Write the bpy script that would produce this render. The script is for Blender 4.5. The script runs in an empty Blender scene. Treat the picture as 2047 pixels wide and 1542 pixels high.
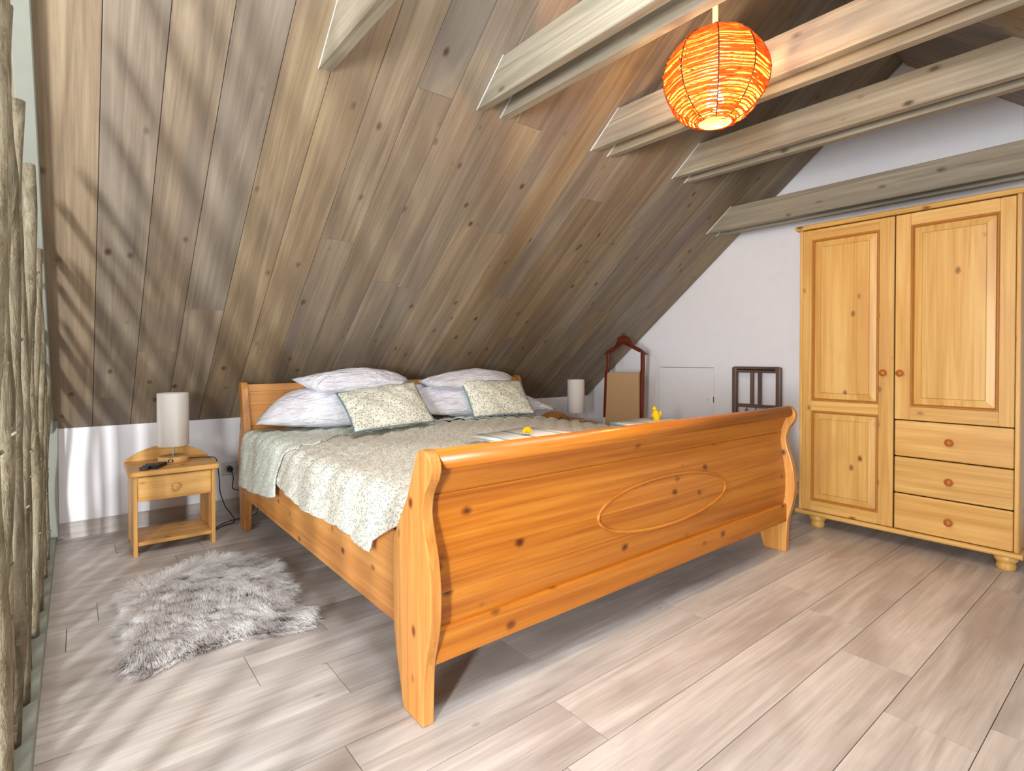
import bpy, bmesh, math, random
import numpy as np
from mathutils import Vector, Matrix

random.seed(7)
rng = np.random.default_rng(7)
D = bpy.data
SC = bpy.context.scene
COL = SC.collection

# ------------------------------------------------------------------ camera
cam_d = D.cameras.new('camera')
cam = D.objects.new('camera', cam_d)
COL.objects.link(cam)
F_PX = 1083.62
cam_d.sensor_fit = 'HORIZONTAL'
cam_d.sensor_width = 36.0
cam_d.lens = 36.0 * F_PX / 2047.0
cam_d.shift_y = -(771.0 - 727.68) / 2047.0
cam_d.clip_start = 0.02
cam.location = (0, 0, 1.0)
cam.rotation_euler = (math.radians(90 - 0.667), 0, math.radians(-38.875))
SC.camera = cam

# ------------------------------------------------------------------ view, world, big lights
SC.view_settings.view_transform = 'Standard'
SC.view_settings.look = 'None'
SC.view_settings.gamma = 1.0
SC.view_settings.use_curve_mapping = False
SC.view_settings.exposure = 0.0

world = D.worlds.new('sky')
SC.world = world
world.use_nodes = True
bg = world.node_tree.nodes['Background']
bg.inputs[0].default_value = (0.75, 0.86, 1.0, 1)
bg.inputs[1].default_value = 1.0

X_GABLE, X_LEFT = 4.13, -1.9
Y_KNEE, Z_KNEE = 3.87, 0.609
T = 0.82962
SLOPE = math.atan(T)
Y_RIDGE = 1.13
Z_RIDGE = Z_KNEE + (Y_KNEE - Y_RIDGE) * T
Y_FRONT = 2 * Y_RIDGE - Y_KNEE


def area(name, loc, target, sx, sy, power, color):
    l = D.lights.new(name, 'AREA')
    l.shape = 'RECTANGLE'
    l.size, l.size_y = sx, sy
    l.energy = power
    l.color = color
    o = D.objects.new(name, l)
    COL.objects.link(o)
    o.location = loc
    d = Vector(target) - Vector(loc)
    o.rotation_euler = d.to_track_quat('-Z', 'Y').to_euler()
    return o


# daylight entering by the tall narrow window and the wide window in the far gable, and fill from two added, unseen roof windows
area('daylight_narrow_window', (-1.84, -0.66, 0.98), (0.2, 2.4, 0.98), 0.23, 1.15, 225, (0.94, 0.97, 1.0))
area('daylight_wide_window', (-1.84, 0.55, 1.42), (1.0, 0.55, 1.42), 1.1, 0.8, 46, (0.90, 0.95, 1.0))


def front_z(y):
    return Z_RIDGE - (Y_RIDGE - y) * T


for nm, xc in (('added_roof_window_fill', 0.36), ('added_roof_window_fill', 1.11)):  # added fill from above for the bed top, set at invented roof windows
    yc = 0.55
    n = Vector((0, T, -1)).normalized()
    p = Vector((xc, yc, front_z(yc))) + n * 0.03
    area(nm, p, p + n, 0.50, 0.80, 20, (0.90, 0.95, 1.0))

# ------------------------------------------------------------------ helpers


def lin(c):
    return tuple(((v / 255) / 12.92 if v / 255 <= 0.04045 else ((v / 255 + 0.055) / 1.055) ** 2.4) for v in c) + (1.0,)


def link(o, parent=None):
    COL.objects.link(o)
    if parent is not None:
        o.parent = parent
        o.matrix_parent_inverse = Matrix.Translation(-parent.location) if parent.type == 'EMPTY' else Matrix.Identity(4)
    return o


def mesh_obj(name, verts, faces, mat, parent=None, smooth=False, bevel=0.0, segs=1):
    bm = bmesh.new()
    vs = [bm.verts.new(v) for v in verts]
    for f in faces:
        try:
            bm.faces.new([vs[i] for i in f])
        except ValueError:
            pass
    return bm_obj(name, bm, mat, parent, smooth, bevel, segs)


def bm_obj(name, bm, mat, parent=None, smooth=False, bevel=0.0, segs=1):
    bmesh.ops.recalc_face_normals(bm, faces=bm.faces[:])
    if bevel > 0:
        es = [e for e in bm.edges if len(e.link_faces) == 2 and e.calc_face_angle(0) > 0.6]
        bmesh.ops.bevel(bm, geom=es, offset=bevel, segments=segs, affect='EDGES', profile=0.5)
    me = D.meshes.new(name)
    bm.to_mesh(me)
    bm.free()
    if mat is not None:
        me.materials.append(mat)
    if smooth:
        me.polygons.foreach_set('use_smooth', [True] * len(me.polygons))
    return link(D.objects.new(name, me), parent)


def box_geo(lo, hi):
    x0, y0, z0 = lo
    x1, y1, z1 = hi
    v = [(x0, y0, z0), (x1, y0, z0), (x1, y1, z0), (x0, y1, z0), (x0, y0, z1), (x1, y0, z1), (x1, y1, z1), (x0, y1, z1)]
    f = [(0, 3, 2, 1), (4, 5, 6, 7), (0, 1, 5, 4), (1, 2, 6, 5), (2, 3, 7, 6), (3, 0, 4, 7)]
    return v, f


def box(name, lo, hi, mat, parent=None, bevel=0.003, segs=1):
    v, f = box_geo(lo, hi)
    return mesh_obj(name, v, f, mat, parent, False, bevel, segs)


def join_geo(*gs):
    V, F = [], []
    for v, f in gs:
        k = len(V)
        V += list(v)
        F += [tuple(i + k for i in q) for q in f]
    return V, F


def prism_geo(poly, axis, a, b):
    """poly: 2-D outline; axis 'x': (y,z) outline, 'y': (x,z), 'z': (x,y)"""
    def P(p, t):
        return {'x': (t, p[0], p[1]), 'y': (p[0], t, p[1]), 'z': (p[0], p[1], t)}[axis]
    n = len(poly)
    v = [P(p, a) for p in poly] + [P(p, b) for p in poly]
    f = [tuple(range(n)), tuple(range(2 * n - 1, n - 1, -1))] + [(i, (i + 1) % n, n + (i + 1) % n, n + i) for i in range(n)]
    return v, f


def prism(name, poly, axis, a, b, mat, parent=None, bevel=0.0, segs=1):
    v, f = prism_geo(poly, axis, a, b)
    return mesh_obj(name, v, f, mat, parent, False, bevel, segs)


def smooth_poly(pts, n=4, closed=True):
    """Catmull-Rom through the points"""
    out = []
    m = len(pts)
    for i in range(m if closed else m - 1):
        p = [pts[(i + k) % m] if closed else pts[min(max(i + k, 0), m - 1)] for k in (-1, 0, 1, 2)]
        for j in range(n):
            t = j / n
            out.append(tuple(0.5 * (2 * p[1][d] + (p[2][d] - p[0][d]) * t + (2 * p[0][d] - 5 * p[1][d] + 4 * p[2][d] - p[3][d]) * t * t
                                    + (3 * p[1][d] - p[0][d] - 3 * p[2][d] + p[3][d]) * t ** 3) for d in range(len(pts[0]))))
    if not closed:
        out.append(tuple(pts[-1]))
    return out


def lathe_geo(profile, c=(0, 0, 0), axis='z', seg=20):
    """profile: (radius, height) pairs from one end to the other"""
    V, F = [], []
    for r, h in profile:
        for k in range(seg):
            a = 2 * math.pi * k / seg
            p = (r * math.cos(a), r * math.sin(a), h)
            if axis == 'x':
                p = (p[2], p[0], p[1])
            elif axis == 'y':
                p = (p[0], p[2], p[1])
            V.append((c[0] + p[0], c[1] + p[1], c[2] + p[2]))
    m = len(profile)
    for i in range(m - 1):
        for k in range(seg):
            F.append((i * seg + k, i * seg + (k + 1) % seg, (i + 1) * seg + (k + 1) % seg, (i + 1) * seg + k))
    if profile[0][0] > 1e-5:
        F.append(tuple(range(seg)))
    if profile[-1][0] > 1e-5:
        F.append(tuple(range((m - 1) * seg, m * seg)))
    return V, F


def lathe(name, profile, c, mat, parent=None, axis='z', seg=20, smooth=True):
    v, f = lathe_geo(profile, c, axis, seg)
    o = mesh_obj(name, v, f, mat, parent, smooth)
    if smooth:
        sharpen(o)
    return o


def sharpen(o, ang=50):
    me = o.data
    bm = bmesh.new()
    bm.from_mesh(me)
    for e in bm.edges:
        if len(e.link_faces) == 2 and e.calc_face_angle(0) > math.radians(ang):
            e.smooth = False
    bm.to_mesh(me)
    bm.free()


def tube_geo(pts, radii, seg=8, cap=True):
    V, F = [], []
    n = len(pts)
    P = [Vector(p) for p in pts]
    up = Vector((0.13, 0.31, 0.94))
    for i in range(n):
        t = (P[min(i + 1, n - 1)] - P[max(i - 1, 0)]).normalized()
        a = t.cross(up)
        if a.length < 0.2:
            a = t.cross(Vector((1, 0, 0)))
        a.normalize()
        b = t.cross(a).normalized()
        r = radii[i] if hasattr(radii, '__len__') else radii
        for k in range(seg):
            an = 2 * math.pi * k / seg
            V.append(tuple(P[i] + a * (r * math.cos(an)) + b * (r * math.sin(an))))
    for i in range(n - 1):
        for k in range(seg):
            F.append((i * seg + k, i * seg + (k + 1) % seg, (i + 1) * seg + (k + 1) % seg, (i + 1) * seg + k))
    if cap:
        F.append(tuple(range(seg)))
        F.append(tuple(range((n - 1) * seg, n * seg)))
    return V, F


def tube(name, pts, radii, mat, parent=None, seg=8):
    v, f = tube_geo(pts, radii, seg)
    return mesh_obj(name, v, f, mat, parent, True)


def thing(name, loc, label, cat, group=None):
    o = D.objects.new(name, None)
    o.empty_display_size = 0.1
    o.location = loc
    COL.objects.link(o)
    return tag(o, label, cat, group)


def tag(o, label, cat, group=None):
    o['label'] = label
    o['category'] = cat
    if group:
        o['group'] = group
    return o


def struct(o, label=None):
    o['kind'] = 'structure'
    if label:
        o['label'] = label
    return o


def copy_tree(o, parent=None):
    c = o.copy()
    COL.objects.link(c)
    if parent is not None:
        c.parent = parent
    for ch in o.children:
        copy_tree(ch, c)
    return c


# ------------------------------------------------------------------ materials
MATS = {}


class N:
    """small node-tree writer"""

    def __init__(self, name):
        self.m = D.materials.new(name)
        self.m.use_nodes = True
        self.t = self.m.node_tree
        self.b = self.t.nodes['Principled BSDF']

    def n(self, kind, **kw):
        nd = self.t.nodes.new(kind)
        for k, v in kw.items():
            setattr(nd, k, v)
        return nd

    def l(self, a, b):
        self.t.links.new(a, b)

    def math(self, op, a, b=None, c=None):
        nd = self.n('ShaderNodeMath', operation=op)
        for i, v in enumerate((a, b, c)):
            if v is None:
                continue
            if isinstance(v, (int, float)):
                nd.inputs[i].default_value = v
            else:
                self.l(v, nd.inputs[i])
        return nd.outputs[0]

    def mix(self, fac, a, b, blend='MIX'):
        nd = self.n('ShaderNodeMix', data_type='RGBA', blend_type=blend)
        for i, v in ((0, fac), (6, a), (7, b)):
            if isinstance(v, (int, float)):
                nd.inputs[i].default_value = v
            elif isinstance(v, tuple):
                nd.inputs[i].default_value = v
            else:
                self.l(v, nd.inputs[i])
        return nd.outputs[2]

    def ramp(self, fac, stops):
        nd = self.n('ShaderNodeValToRGB')
        e = nd.color_ramp.elements
        while len(e) < len(stops):
            e.new(0.5)
        for i, (p, c) in enumerate(stops):
            e[i].position = p
            e[i].color = c if len(c) == 4 else tuple(c) + (1,)
        self.l(fac, nd.inputs[0])
        return nd.outputs[0]

    def coords(self, scale=(1, 1, 1), rand=True, kind='Object'):
        tc = self.n('ShaderNodeTexCoord')
        v = tc.outputs[kind]
        if rand:
            oi = self.n('ShaderNodeObjectInfo')
            vm = self.n('ShaderNodeVectorMath', operation='SCALE')
            vm.inputs[0].default_value = (17.3, 31.7, 23.9)
            self.l(oi.outputs['Random'], vm.inputs['Scale'])
            va = self.n('ShaderNodeVectorMath', operation='ADD')
            self.l(v, va.inputs[0])
            self.l(vm.outputs[0], va.inputs[1])
            v = va.outputs[0]
        mp = self.n('ShaderNodeMapping')
        mp.inputs['Scale'].default_value = scale
        self.l(v, mp.inputs[0])
        return mp.outputs[0]

    def noise(self, vec, scale=1.0, detail=4, rough=0.55, dist=0.0):
        nd = self.n('ShaderNodeTexNoise')
        nd.inputs['Scale'].default_value = scale
        nd.inputs['Detail'].default_value = detail
        nd.inputs['Roughness'].default_value = rough
        nd.inputs['Distortion'].default_value = dist
        self.l(vec, nd.inputs['Vector'])
        return nd.outputs[0]

    def bump(self, height, strength=0.2, dist=0.01):
        nd = self.n('ShaderNodeBump')
        nd.inputs['Strength'].default_value = strength
        nd.inputs['Distance'].default_value = dist
        self.l(height, nd.inputs['Height'])
        self.l(nd.outputs[0], self.b.inputs['Normal'])

    def done(self, color=None, rough=0.5, spec=0.4):
        if color is not None:
            if isinstance(color, tuple):
                self.b.inputs['Base Color'].default_value = color
            else:
                self.l(color, self.b.inputs['Base Color'])
        self.b.inputs['Roughness'].default_value = rough
        self.b.inputs['Specular IOR Level'].default_value = spec
        return self.m


def plain(name, rgb, rough=0.5, spec=0.4, metal=0.0, noise=0.0, nscale=40):
    if name in MATS:
        return MATS[name]
    s = N(name)
    c = lin(rgb)
    if noise:
        f = s.noise(s.coords((1, 1, 1), False), nscale, 3)
        d = tuple(v * (1 - noise) for v in c[:3]) + (1,)
        h = tuple(min(1, v * (1 + noise)) for v in c[:3]) + (1,)
        c = s.mix(f, d, h)
    s.b.inputs['Metallic'].default_value = metal
    MATS[name] = s.done(c, rough, spec)
    return MATS[name]


def wood(name, axis, light, mid, dark, knot, along=1.1, across=16.0, knot_amt=0.5, knot_scale=(2.6, 7.0), vary=0.12,
         rough=0.5, spec=0.35, bump=0.12, blotch=None, blotch_amt=0.0, sat_vary=0.0, fine=70.0, knot_size=0.2):
    key = name + '_' + axis
    if key in MATS:
        return MATS[key]
    s = N(key)
    i = 'xyz'.index(axis)

    def sc(a, b):
        v = [b, b, b]
        v[i] = a
        return tuple(v)
    v = s.coords((1, 1, 1), True)

    def mapped(a, b):
        mp = s.n('ShaderNodeMapping')
        mp.inputs['Scale'].default_value = sc(a, b)
        s.l(v, mp.inputs[0])
        return mp.outputs[0]
    n1 = s.noise(mapped(along, across), 1.0, 5, 0.6, 0.9)
    n2 = s.noise(mapped(along * 2.2, fine), 1.0, 3, 0.6, 0.3)
    f = s.math('MULTIPLY_ADD', n2, 0.35, s.math('MULTIPLY', n1, 0.75))
    c = s.ramp(f, [(0.36, lin(dark)), (0.53, lin(mid)), (0.68, lin(light))])
    if blotch is not None:
        nb = s.noise(mapped(1.6, 5.0), 1.0, 3, 0.5, 0.4)
        fb = s.ramp(nb, [(0.50, (0, 0, 0)), (0.68, (1, 1, 1))])
        c = s.mix(s.math('MULTIPLY', fb, blotch_amt), c, lin(blotch))
    if knot_amt > 0:
        vo = s.n('ShaderNodeTexVoronoi')
        vo.inputs['Scale'].default_value = 1.0
        s.l(mapped(*knot_scale), vo.inputs['Vector'])
        sep = s.n('ShaderNodeSeparateColor')
        s.l(vo.outputs['Color'], sep.inputs[0])
        core = s.n('ShaderNodeMapRange')
        core.inputs['From Min'].default_value = knot_size * 0.45
        core.inputs['From Max'].default_value = knot_size
        core.inputs['To Min'].default_value = 1.0
        core.inputs['To Max'].default_value = 0.0
        dn = s.math('MULTIPLY_ADD', s.noise(mapped(30, 60), 1.0, 2), 0.06, vo.outputs['Distance'])
        s.l(dn, core.inputs['Value'])
        gate = s.math('GREATER_THAN', sep.outputs[0], 1 - knot_amt)
        amt = s.math('MULTIPLY', s.math('MULTIPLY', core.outputs[0], gate), s.math('MULTIPLY_ADD', sep.outputs[1], 0.25, 0.75))
        c = s.mix(amt, c, lin(knot))
    oi = s.n('ShaderNodeObjectInfo')
    hs = s.n('ShaderNodeHueSaturation')
    s.l(s.math('MULTIPLY_ADD', oi.outputs['Random'], 2 * vary, 1 - vary), hs.inputs['Value'])
    if sat_vary:
        r2 = s.math('FRACT', s.math('MULTIPLY', oi.outputs['Random'], 13.7))
        s.l(s.math('MULTIPLY_ADD', r2, 2 * sat_vary, 1 - sat_vary), hs.inputs['Saturation'])
    s.l(c, hs.inputs['Color'])
    s.bump(n2, bump, 0.004)
    MATS[key] = s.done(hs.outputs[0], rough, spec)
    return MATS[key]


def W_roof(a):
    return wood('stained_roof_pine', a, (154, 139, 116), (134, 118, 98), (109, 96, 81), (76, 50, 37), along=0.8, across=12, knot_amt=0.95,
                knot_scale=(5.2, 8.5), vary=0.11, rough=0.5, blotch=(118, 107, 97), blotch_amt=0.6, sat_vary=0.2, fine=95, knot_size=0.175)


def W_beam(a):
    return wood('stained_beam_pine', a, (168, 160, 141), (150, 140, 121), (122, 112, 95), (78, 60, 44), along=0.9, across=26, knot_amt=0.7,
                knot_scale=(4, 8), vary=0.05, rough=0.55, blotch=(124, 118, 104), blotch_amt=0.55, fine=110, knot_size=0.16)


def W_bed(a):
    return wood('honey_pine', a, (206, 150, 81), (193, 130, 62), (170, 106, 46), (84, 35, 16), along=0.8, across=20, knot_amt=0.9,
                knot_scale=(7.5, 11), vary=0.04, rough=0.36, spec=0.45, fine=90, knot_size=0.20)


def W_panel(a):  # deeper orange than the posts: ageing plus warm lamplight put into the colour
    return wood('aged_lamplit_pine', a, (194, 124, 43), (177, 104, 29), (150, 81, 21), (78, 30, 11), along=0.7, across=20, knot_amt=0.98,
                knot_scale=(6.5, 9), vary=0.04, rough=0.33, spec=0.45, fine=90, knot_size=0.20)


def W_ward(a):
    return wood('yellow_pine', a, (214, 174, 106), (202, 156, 84), (182, 134, 64), (108, 60, 26), along=0.8, across=16, knot_amt=0.8,
                knot_scale=(5.5, 9), vary=0.05, rough=0.4, spec=0.4, fine=90, blotch=(192, 142, 80), blotch_amt=0.7, knot_size=0.165)


def W_night(a):
    return wood('pale_pine', a, (226, 180, 112), (212, 160, 90), (190, 136, 68), (104, 56, 26), along=0.9, across=18, knot_amt=0.9,
                knot_scale=(7, 11), vary=0.05, rough=0.42, fine=90, knot_size=0.18)


def W_floor(a):
    return wood('greyed_oak_laminate', a, (208, 201, 195), (188, 180, 174), (160, 151, 145), (122, 106, 97), along=1.1, across=13, knot_amt=0.6,
                knot_scale=(3, 6), vary=0.05, rough=0.38, spec=0.35, blotch=(158, 146, 138), blotch_amt=0.65, fine=80, bump=0.06, knot_size=0.10)


def W_mahog(a):
    return wood('red_brown_wood', a, (116, 48, 26), (96, 36, 20), (70, 26, 16), (40, 14, 8), along=1, across=30, knot_amt=0, rough=0.35, vary=0.03)


def W_dark(a):
    return wood('dark_brown_wood', a, (122, 100, 90), (100, 80, 70), (76, 60, 54), (30, 20, 16), along=1, across=30, knot_amt=0, rough=0.4, vary=0.03)


M_WALL = plain('white_plaster', (240, 239, 242), 0.9, 0.1, noise=0.03, nscale=14)
M_GROOVE = plain('stained_moulding', (170, 112, 46), 0.45, 0.4, noise=0.15, nscale=30)
M_DARK = plain('dark_gap', (24, 20, 17), 0.9, 0.05)
M_BLACK = plain('black_plastic', (22, 22, 24), 0.45, 0.4)
M_STEEL = plain('brushed_steel', (200, 196, 188), 0.3, 0.5, metal=0.9)
M_CAULK = plain('white_caulk', (208, 210, 208), 0.7, 0.2)
M_GREY = plain('grey_green_paint', (134, 137, 126), 0.6, 0.3, noise=0.06, nscale=18)


def linen(name, rgb):
    s = N(name)
    v = s.coords((1, 1, 1), False)
    f = s.noise(v, 260, 3, 0.7)
    c = lin(rgb)
    col = s.mix(f, tuple(q * 0.84 for q in c[:3]) + (1,), tuple(min(1, q * 1.1) for q in c[:3]) + (1,))
    s.bump(f, 0.25, 0.003)
    return s.done(col, 0.9, 0.1)


M_SHADE = linen('linen_shade', (222, 216, 208))
M_BURLAP = linen('tan_fabric', (196, 160, 118))


def white_cotton():
    s = N('white_seersucker')
    v = s.coords((1, 1, 1), True)
    mp = s.n('ShaderNodeMapping')
    mp.inputs['Scale'].default_value = (9, 36, 36)
    s.l(v, mp.inputs[0])
    f = s.noise(mp.outputs[0], 1.0, 3, 0.6, 1.2)
    s.bump(f, 1.0, 0.020)
    return s.done(lin((228, 227, 234)), 0.85, 0.15)


M_COTTON = white_cotton()


def print_fabric(name, base, leaf, stem, scale, bumpy=0.25):
    """small all-over leaf print on cream cotton"""
    s = N(name)
    v = s.coords((1, 1, 1), False)
    w = s.n('ShaderNodeVectorMath', operation='ADD')
    ns = s.n('ShaderNodeTexNoise')
    ns.inputs['Scale'].default_value = scale * 0.5
    s.l(v, ns.inputs['Vector'])
    sc = s.n('ShaderNodeVectorMath', operation='SCALE')
    sc.inputs['Scale'].default_value = 0.7 / scale
    s.l(ns.outputs[1], sc.inputs[0])
    s.l(v, w.inputs[0])
    s.l(sc.outputs[0], w.inputs[1])
    vo = s.n('ShaderNodeTexVoronoi')
    vo.inputs['Scale'].default_value = scale
    s.l(w.outputs[0], vo.inputs['Vector'])
    spot = s.ramp(vo.outputs['Distance'], [(0.32, (1, 1, 1)), (0.50, (0, 0, 0))])
    sep = s.n('ShaderNodeSeparateColor')
    s.l(vo.outputs['Color'], sep.inputs[0])
    spot = s.math('MULTIPLY', spot, s.math('GREATER_THAN', sep.outputs[0], 0.25))
    n2 = s.noise(v, scale * 0.9, 2, 0.5, 1.5)
    line = s.math('ABSOLUTE', s.math('SUBTRACT', n2, 0.5))
    line = s.ramp(line, [(0.012, (1, 1, 1)), (0.035, (0, 0, 0))])
    c = s.mix(s.math('MULTIPLY', line, 0.75), lin(base), lin(stem))
    c = s.mix(s.math('MULTIPLY', spot, 0.85), c, lin(leaf))
    fn = s.noise(v, 55, 3, 0.6)
    s.bump(fn, bumpy, 0.006)
    return s.done(c, 0.9, 0.1)


M_QUILT = print_fabric('printed_quilt', (226, 221, 208), (142, 150, 142), (184, 184, 171), 115, 0.6)
M_FLAP = print_fabric('printed_quilt_reverse', (222, 224, 212), (150, 164, 158), (184, 193, 182), 115, 0.45)
M_CUSH = print_fabric('printed_cushion', (234, 230, 212), (134, 144, 132), (172, 176, 160), 88, 0.2)
M_PIPING = plain('blue_grey_piping', (112, 136, 142), 0.8, 0.1)


def towel_mat(name, stripe):
    s = N(name)
    v = s.coords((1, 1, 1), False)
    sep = s.n('ShaderNodeSeparateXYZ')
    s.l(v, sep.inputs[0])
    # woven stripes run across the towel at fixed distances
    p = s.math('PINGPONG', s.math('MULTIPLY', sep.outputs[0], 1.0), 0.085)
    f = s.math('LESS_THAN', p, 0.010)
    fn = s.noise(v, 350, 2)
    s.bump(fn, 0.4, 0.004)
    return s.done(s.mix(f, lin((240, 240, 236)), lin(stripe)), 0.95, 0.05)


M_TOWEL_A = towel_mat('striped_terry', (150, 184, 184))
M_TOWEL_B = plain('white_terry', (242, 242, 240), 0.95, 0.05, noise=0.04, nscale=300)
M_TEAL = plain('teal_terry', (120, 176, 182), 0.95, 0.05, noise=0.06, nscale=300)
M_YELLOW = plain('yellow_petal', (240, 196, 36), 0.7, 0.2, noise=0.12, nscale=120)


def bark():
    s = N('hazel_bark')
    v = s.coords((1, 1, 1), True)
    mp = s.n('ShaderNodeMapping')
    mp.inputs['Scale'].default_value = (26, 26, 7)
    s.l(v, mp.inputs[0])
    f = s.noise(mp.outputs[0], 1.0, 5, 0.65, 0.6)
    c = s.ramp(f, [(0.28, lin((70, 63, 48))), (0.48, lin((116, 107, 86))), (0.74, lin((148, 141, 121)))])
    f2 = s.noise(v, 90, 2)
    c = s.mix(s.math('MULTIPLY', s.math('GREATER_THAN', f2, 0.68), 0.25), c, lin((190, 184, 160)))
    mp2 = s.n('ShaderNodeMapping')
    mp2.inputs['Scale'].default_value = (12, 12, 60)
    s.l(v, mp2.inputs[0])
    f3 = s.noise(mp2.outputs[0], 1.0, 3, 0.5)
    s.bump(s.math('ADD', f, s.math('MULTIPLY', f3, 0.4)), 0.9, 0.012)
    oi = s.n('ShaderNodeObjectInfo')
    hs = s.n('ShaderNodeHueSaturation')
    s.l(s.math('MULTIPLY_ADD', oi.outputs['Random'], 0.3, 0.85), hs.inputs['Value'])
    s.l(c, hs.inputs['Color'])
    return s.done(hs.outputs[0], 0.75, 0.2)


M_BARK = bark()


def raffia():
    s = N('orange_raffia')
    f = s.noise(s.coords((24, 24, 150), False), 1.0, 4, 0.65, 0.6)
    c = s.ramp(f, [(0.34, lin((196, 84, 20))), (0.52, lin((232, 128, 38))), (0.68, lin((248, 186, 92)))])
    s.done(c, 0.7, 0.2)
    tr = s.n('ShaderNodeBsdfTranslucent')
    s.l(s.ramp(f, [(0.36, lin((190, 66, 8))), (0.54, lin((222, 118, 28))), (0.68, lin((240, 186, 100)))]), tr.inputs[0])
    mx = s.n('ShaderNodeMixShader')
    s.l(s.ramp(f, [(0.36, (0.16, 0.16, 0.16)), (0.66, (0.6, 0.6, 0.6))]), mx.inputs[0])
    out = s.t.nodes['Material Output']
    s.l(s.b.outputs[0], mx.inputs[1])
    s.l(tr.outputs[0], mx.inputs[2])
    s.l(mx.outputs[0], out.inputs[0])
    return s.m


M_RAFFIA = raffia()


def emit(name, rgb, strength):
    s = N(name)
    s.b.inputs['Emission Color'].default_value = lin(rgb)
    s.b.inputs['Emission Strength'].default_value = strength
    return s.done(lin(rgb), 0.4, 0.2)


def glass():
    s = N('window_glass')
    s.b.inputs['Transmission Weight'].default_value = 1.0
    s.b.inputs['IOR'].default_value = 1.45
    return s.done((1, 1, 1, 1), 0.02, 0.3)


M_GLASS = glass()


def fur_mat():
    s = N('sheepskin_wool')
    at = s.n('ShaderNodeVertexColor')
    at.layer_name = 'wool'
    s.done(at.outputs[0], 0.85, 0.1)
    tr = s.n('ShaderNodeBsdfTranslucent')
    s.l(at.outputs[0], tr.inputs[0])
    mx = s.n('ShaderNodeMixShader')
    mx.inputs[0].default_value = 0.55
    s.l(s.b.outputs[0], mx.inputs[1])
    s.l(tr.outputs[0], mx.inputs[2])
    s.l(mx.outputs[0], s.t.nodes['Material Output'].inputs[0])
    return s.m


# ------------------------------------------------------------------ the room
# floor: laminate planks laid along x, one board width 205.5 mm, one length 1335 mm
PW, PL = 0.2055, 1.334
sub = box('floor', (X_LEFT - 0.1, Y_FRONT - 0.1, -0.06), (X_GABLE + 0.1, Y_KNEE + 0.1, -0.010), M_DARK, None, 0)
struct(sub, 'greyed oak laminate floor of long planks')
plank_meshes = {}


def plank_mesh(length, key):
    if key in plank_meshes:
        return plank_meshes[key]
    bm = bmesh.new()
    v, f = box_geo((0.0009, 0.0011, -0.011), (length - 0.0009, PW - 0.0011, 0.0))
    vs = [bm.verts.new(p) for p in v]
    for q in f:
        bm.faces.new([vs[i] for i in q])
    bmesh.ops.recalc_face_normals(bm, faces=bm.faces[:])
    me = D.meshes.new('plank')
    bm.to_mesh(me)
    bm.free()
    me.materials.append(W_floor('x'))
    plank_meshes[key] = me
    return me


known = {0: 3.106, 1: 2.031, 2: 2.261, 3: 1.079, 4: 1.868, 5: 1.168, 6: 0.634, 7: 0.432, 8: 0.716, 14: 0.518}
row0 = 0.319
r_lo = int(math.floor((Y_FRONT - row0) / PW))
r_hi = int(math.ceil((Y_KNEE - row0) / PW))
for r in range(r_lo, r_hi):
    y = row0 + r * PW
    w = PW
    j = known.get(r, random.uniform(0, PL))
    x = j - PL * math.ceil((j - X_LEFT) / PL)
    while x < X_GABLE:
        a, b = max(x, X_LEFT), min(x + PL, X_GABLE)
        if b - a > 0.02:
            L = round(b - a, 3)
            o = D.objects.new('plank', plank_mesh(L, L))
            o.location = (a, y, 0)
            if y + PW > Y_KNEE:
                o.scale.y = (Y_KNEE - y) / PW
            if y < Y_FRONT:
                o.scale.y = (y + PW - Y_FRONT) / PW
                o.location.y = Y_FRONT
            link(o, sub)
        x += PL


def clip(poly, axis, val, keep_less):
    out = []
    n = len(poly)
    for i in range(n):
        a, b = poly[i], poly[(i + 1) % n]
        ia = (a[axis] <= val) == keep_less
        ib = (b[axis] <= val) == keep_less
        if ia:
            out.append(a)
        if ia != ib:
            t = (val - a[axis]) / (b[axis] - a[axis])
            out.append(tuple(a[k] + (b[k] - a[k]) * t for k in (0, 1)))
    return out


def holed(poly, holes):
    """convex polygon minus axis-aligned rectangles that do not overlap in the first coordinate"""
    parts = []
    rest = poly
    for (a0, a1, b0, b1) in sorted(holes):
        parts.append(clip(rest, 0, a0, True))
        mid = clip(clip(rest, 0, a0, False), 0, a1, True)
        parts.append(clip(mid, 1, b0, True))
        parts.append(clip(mid, 1, b1, False))
        rest = clip(rest, 0, a1, False)
    parts.append(rest)
    return [p for p in parts if len(p) >= 3]


gable = [(Y_FRONT - 0.1, 0), (Y_KNEE + 0.1, 0), (Y_KNEE + 0.1, Z_KNEE - 0.03), (Y_RIDGE, Z_RIDGE + 0.05), (Y_FRONT - 0.1, Z_KNEE - 0.03)]
HATCH = (2.452, 3.0, 0.20, 0.916)
g = join_geo(*[prism_geo(p, 'x', X_GABLE, X_GABLE + 0.12) for p in holed(gable, [HATCH])])
struct(mesh_obj('wall_right', g[0], g[1], M_WALL), 'white plastered gable wall behind the wardrobe')
hat = struct(box('door_1', (X_GABLE + 0.002, HATCH[0] + 0.004, HATCH[2] + 0.004), (X_GABLE + 0.024, HATCH[1] - 0.004, HATCH[3] - 0.004), M_WALL, None, 0.0015),
             'flush white access hatch in the gable wall')
lathe('knob', [(0.004, 0), (0.004, -0.008), (0.008, -0.010), (0.008, -0.016), (0.0, -0.019)], (X_GABLE + 0.002, 2.498, 0.648), M_CAULK, hat, 'x', 12)
box('lock_plate', (X_GABLE - 0.001, 2.449, 0.625), (X_GABLE + 0.003, 2.456, 0.675), M_BLACK, hat, 0)
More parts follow.
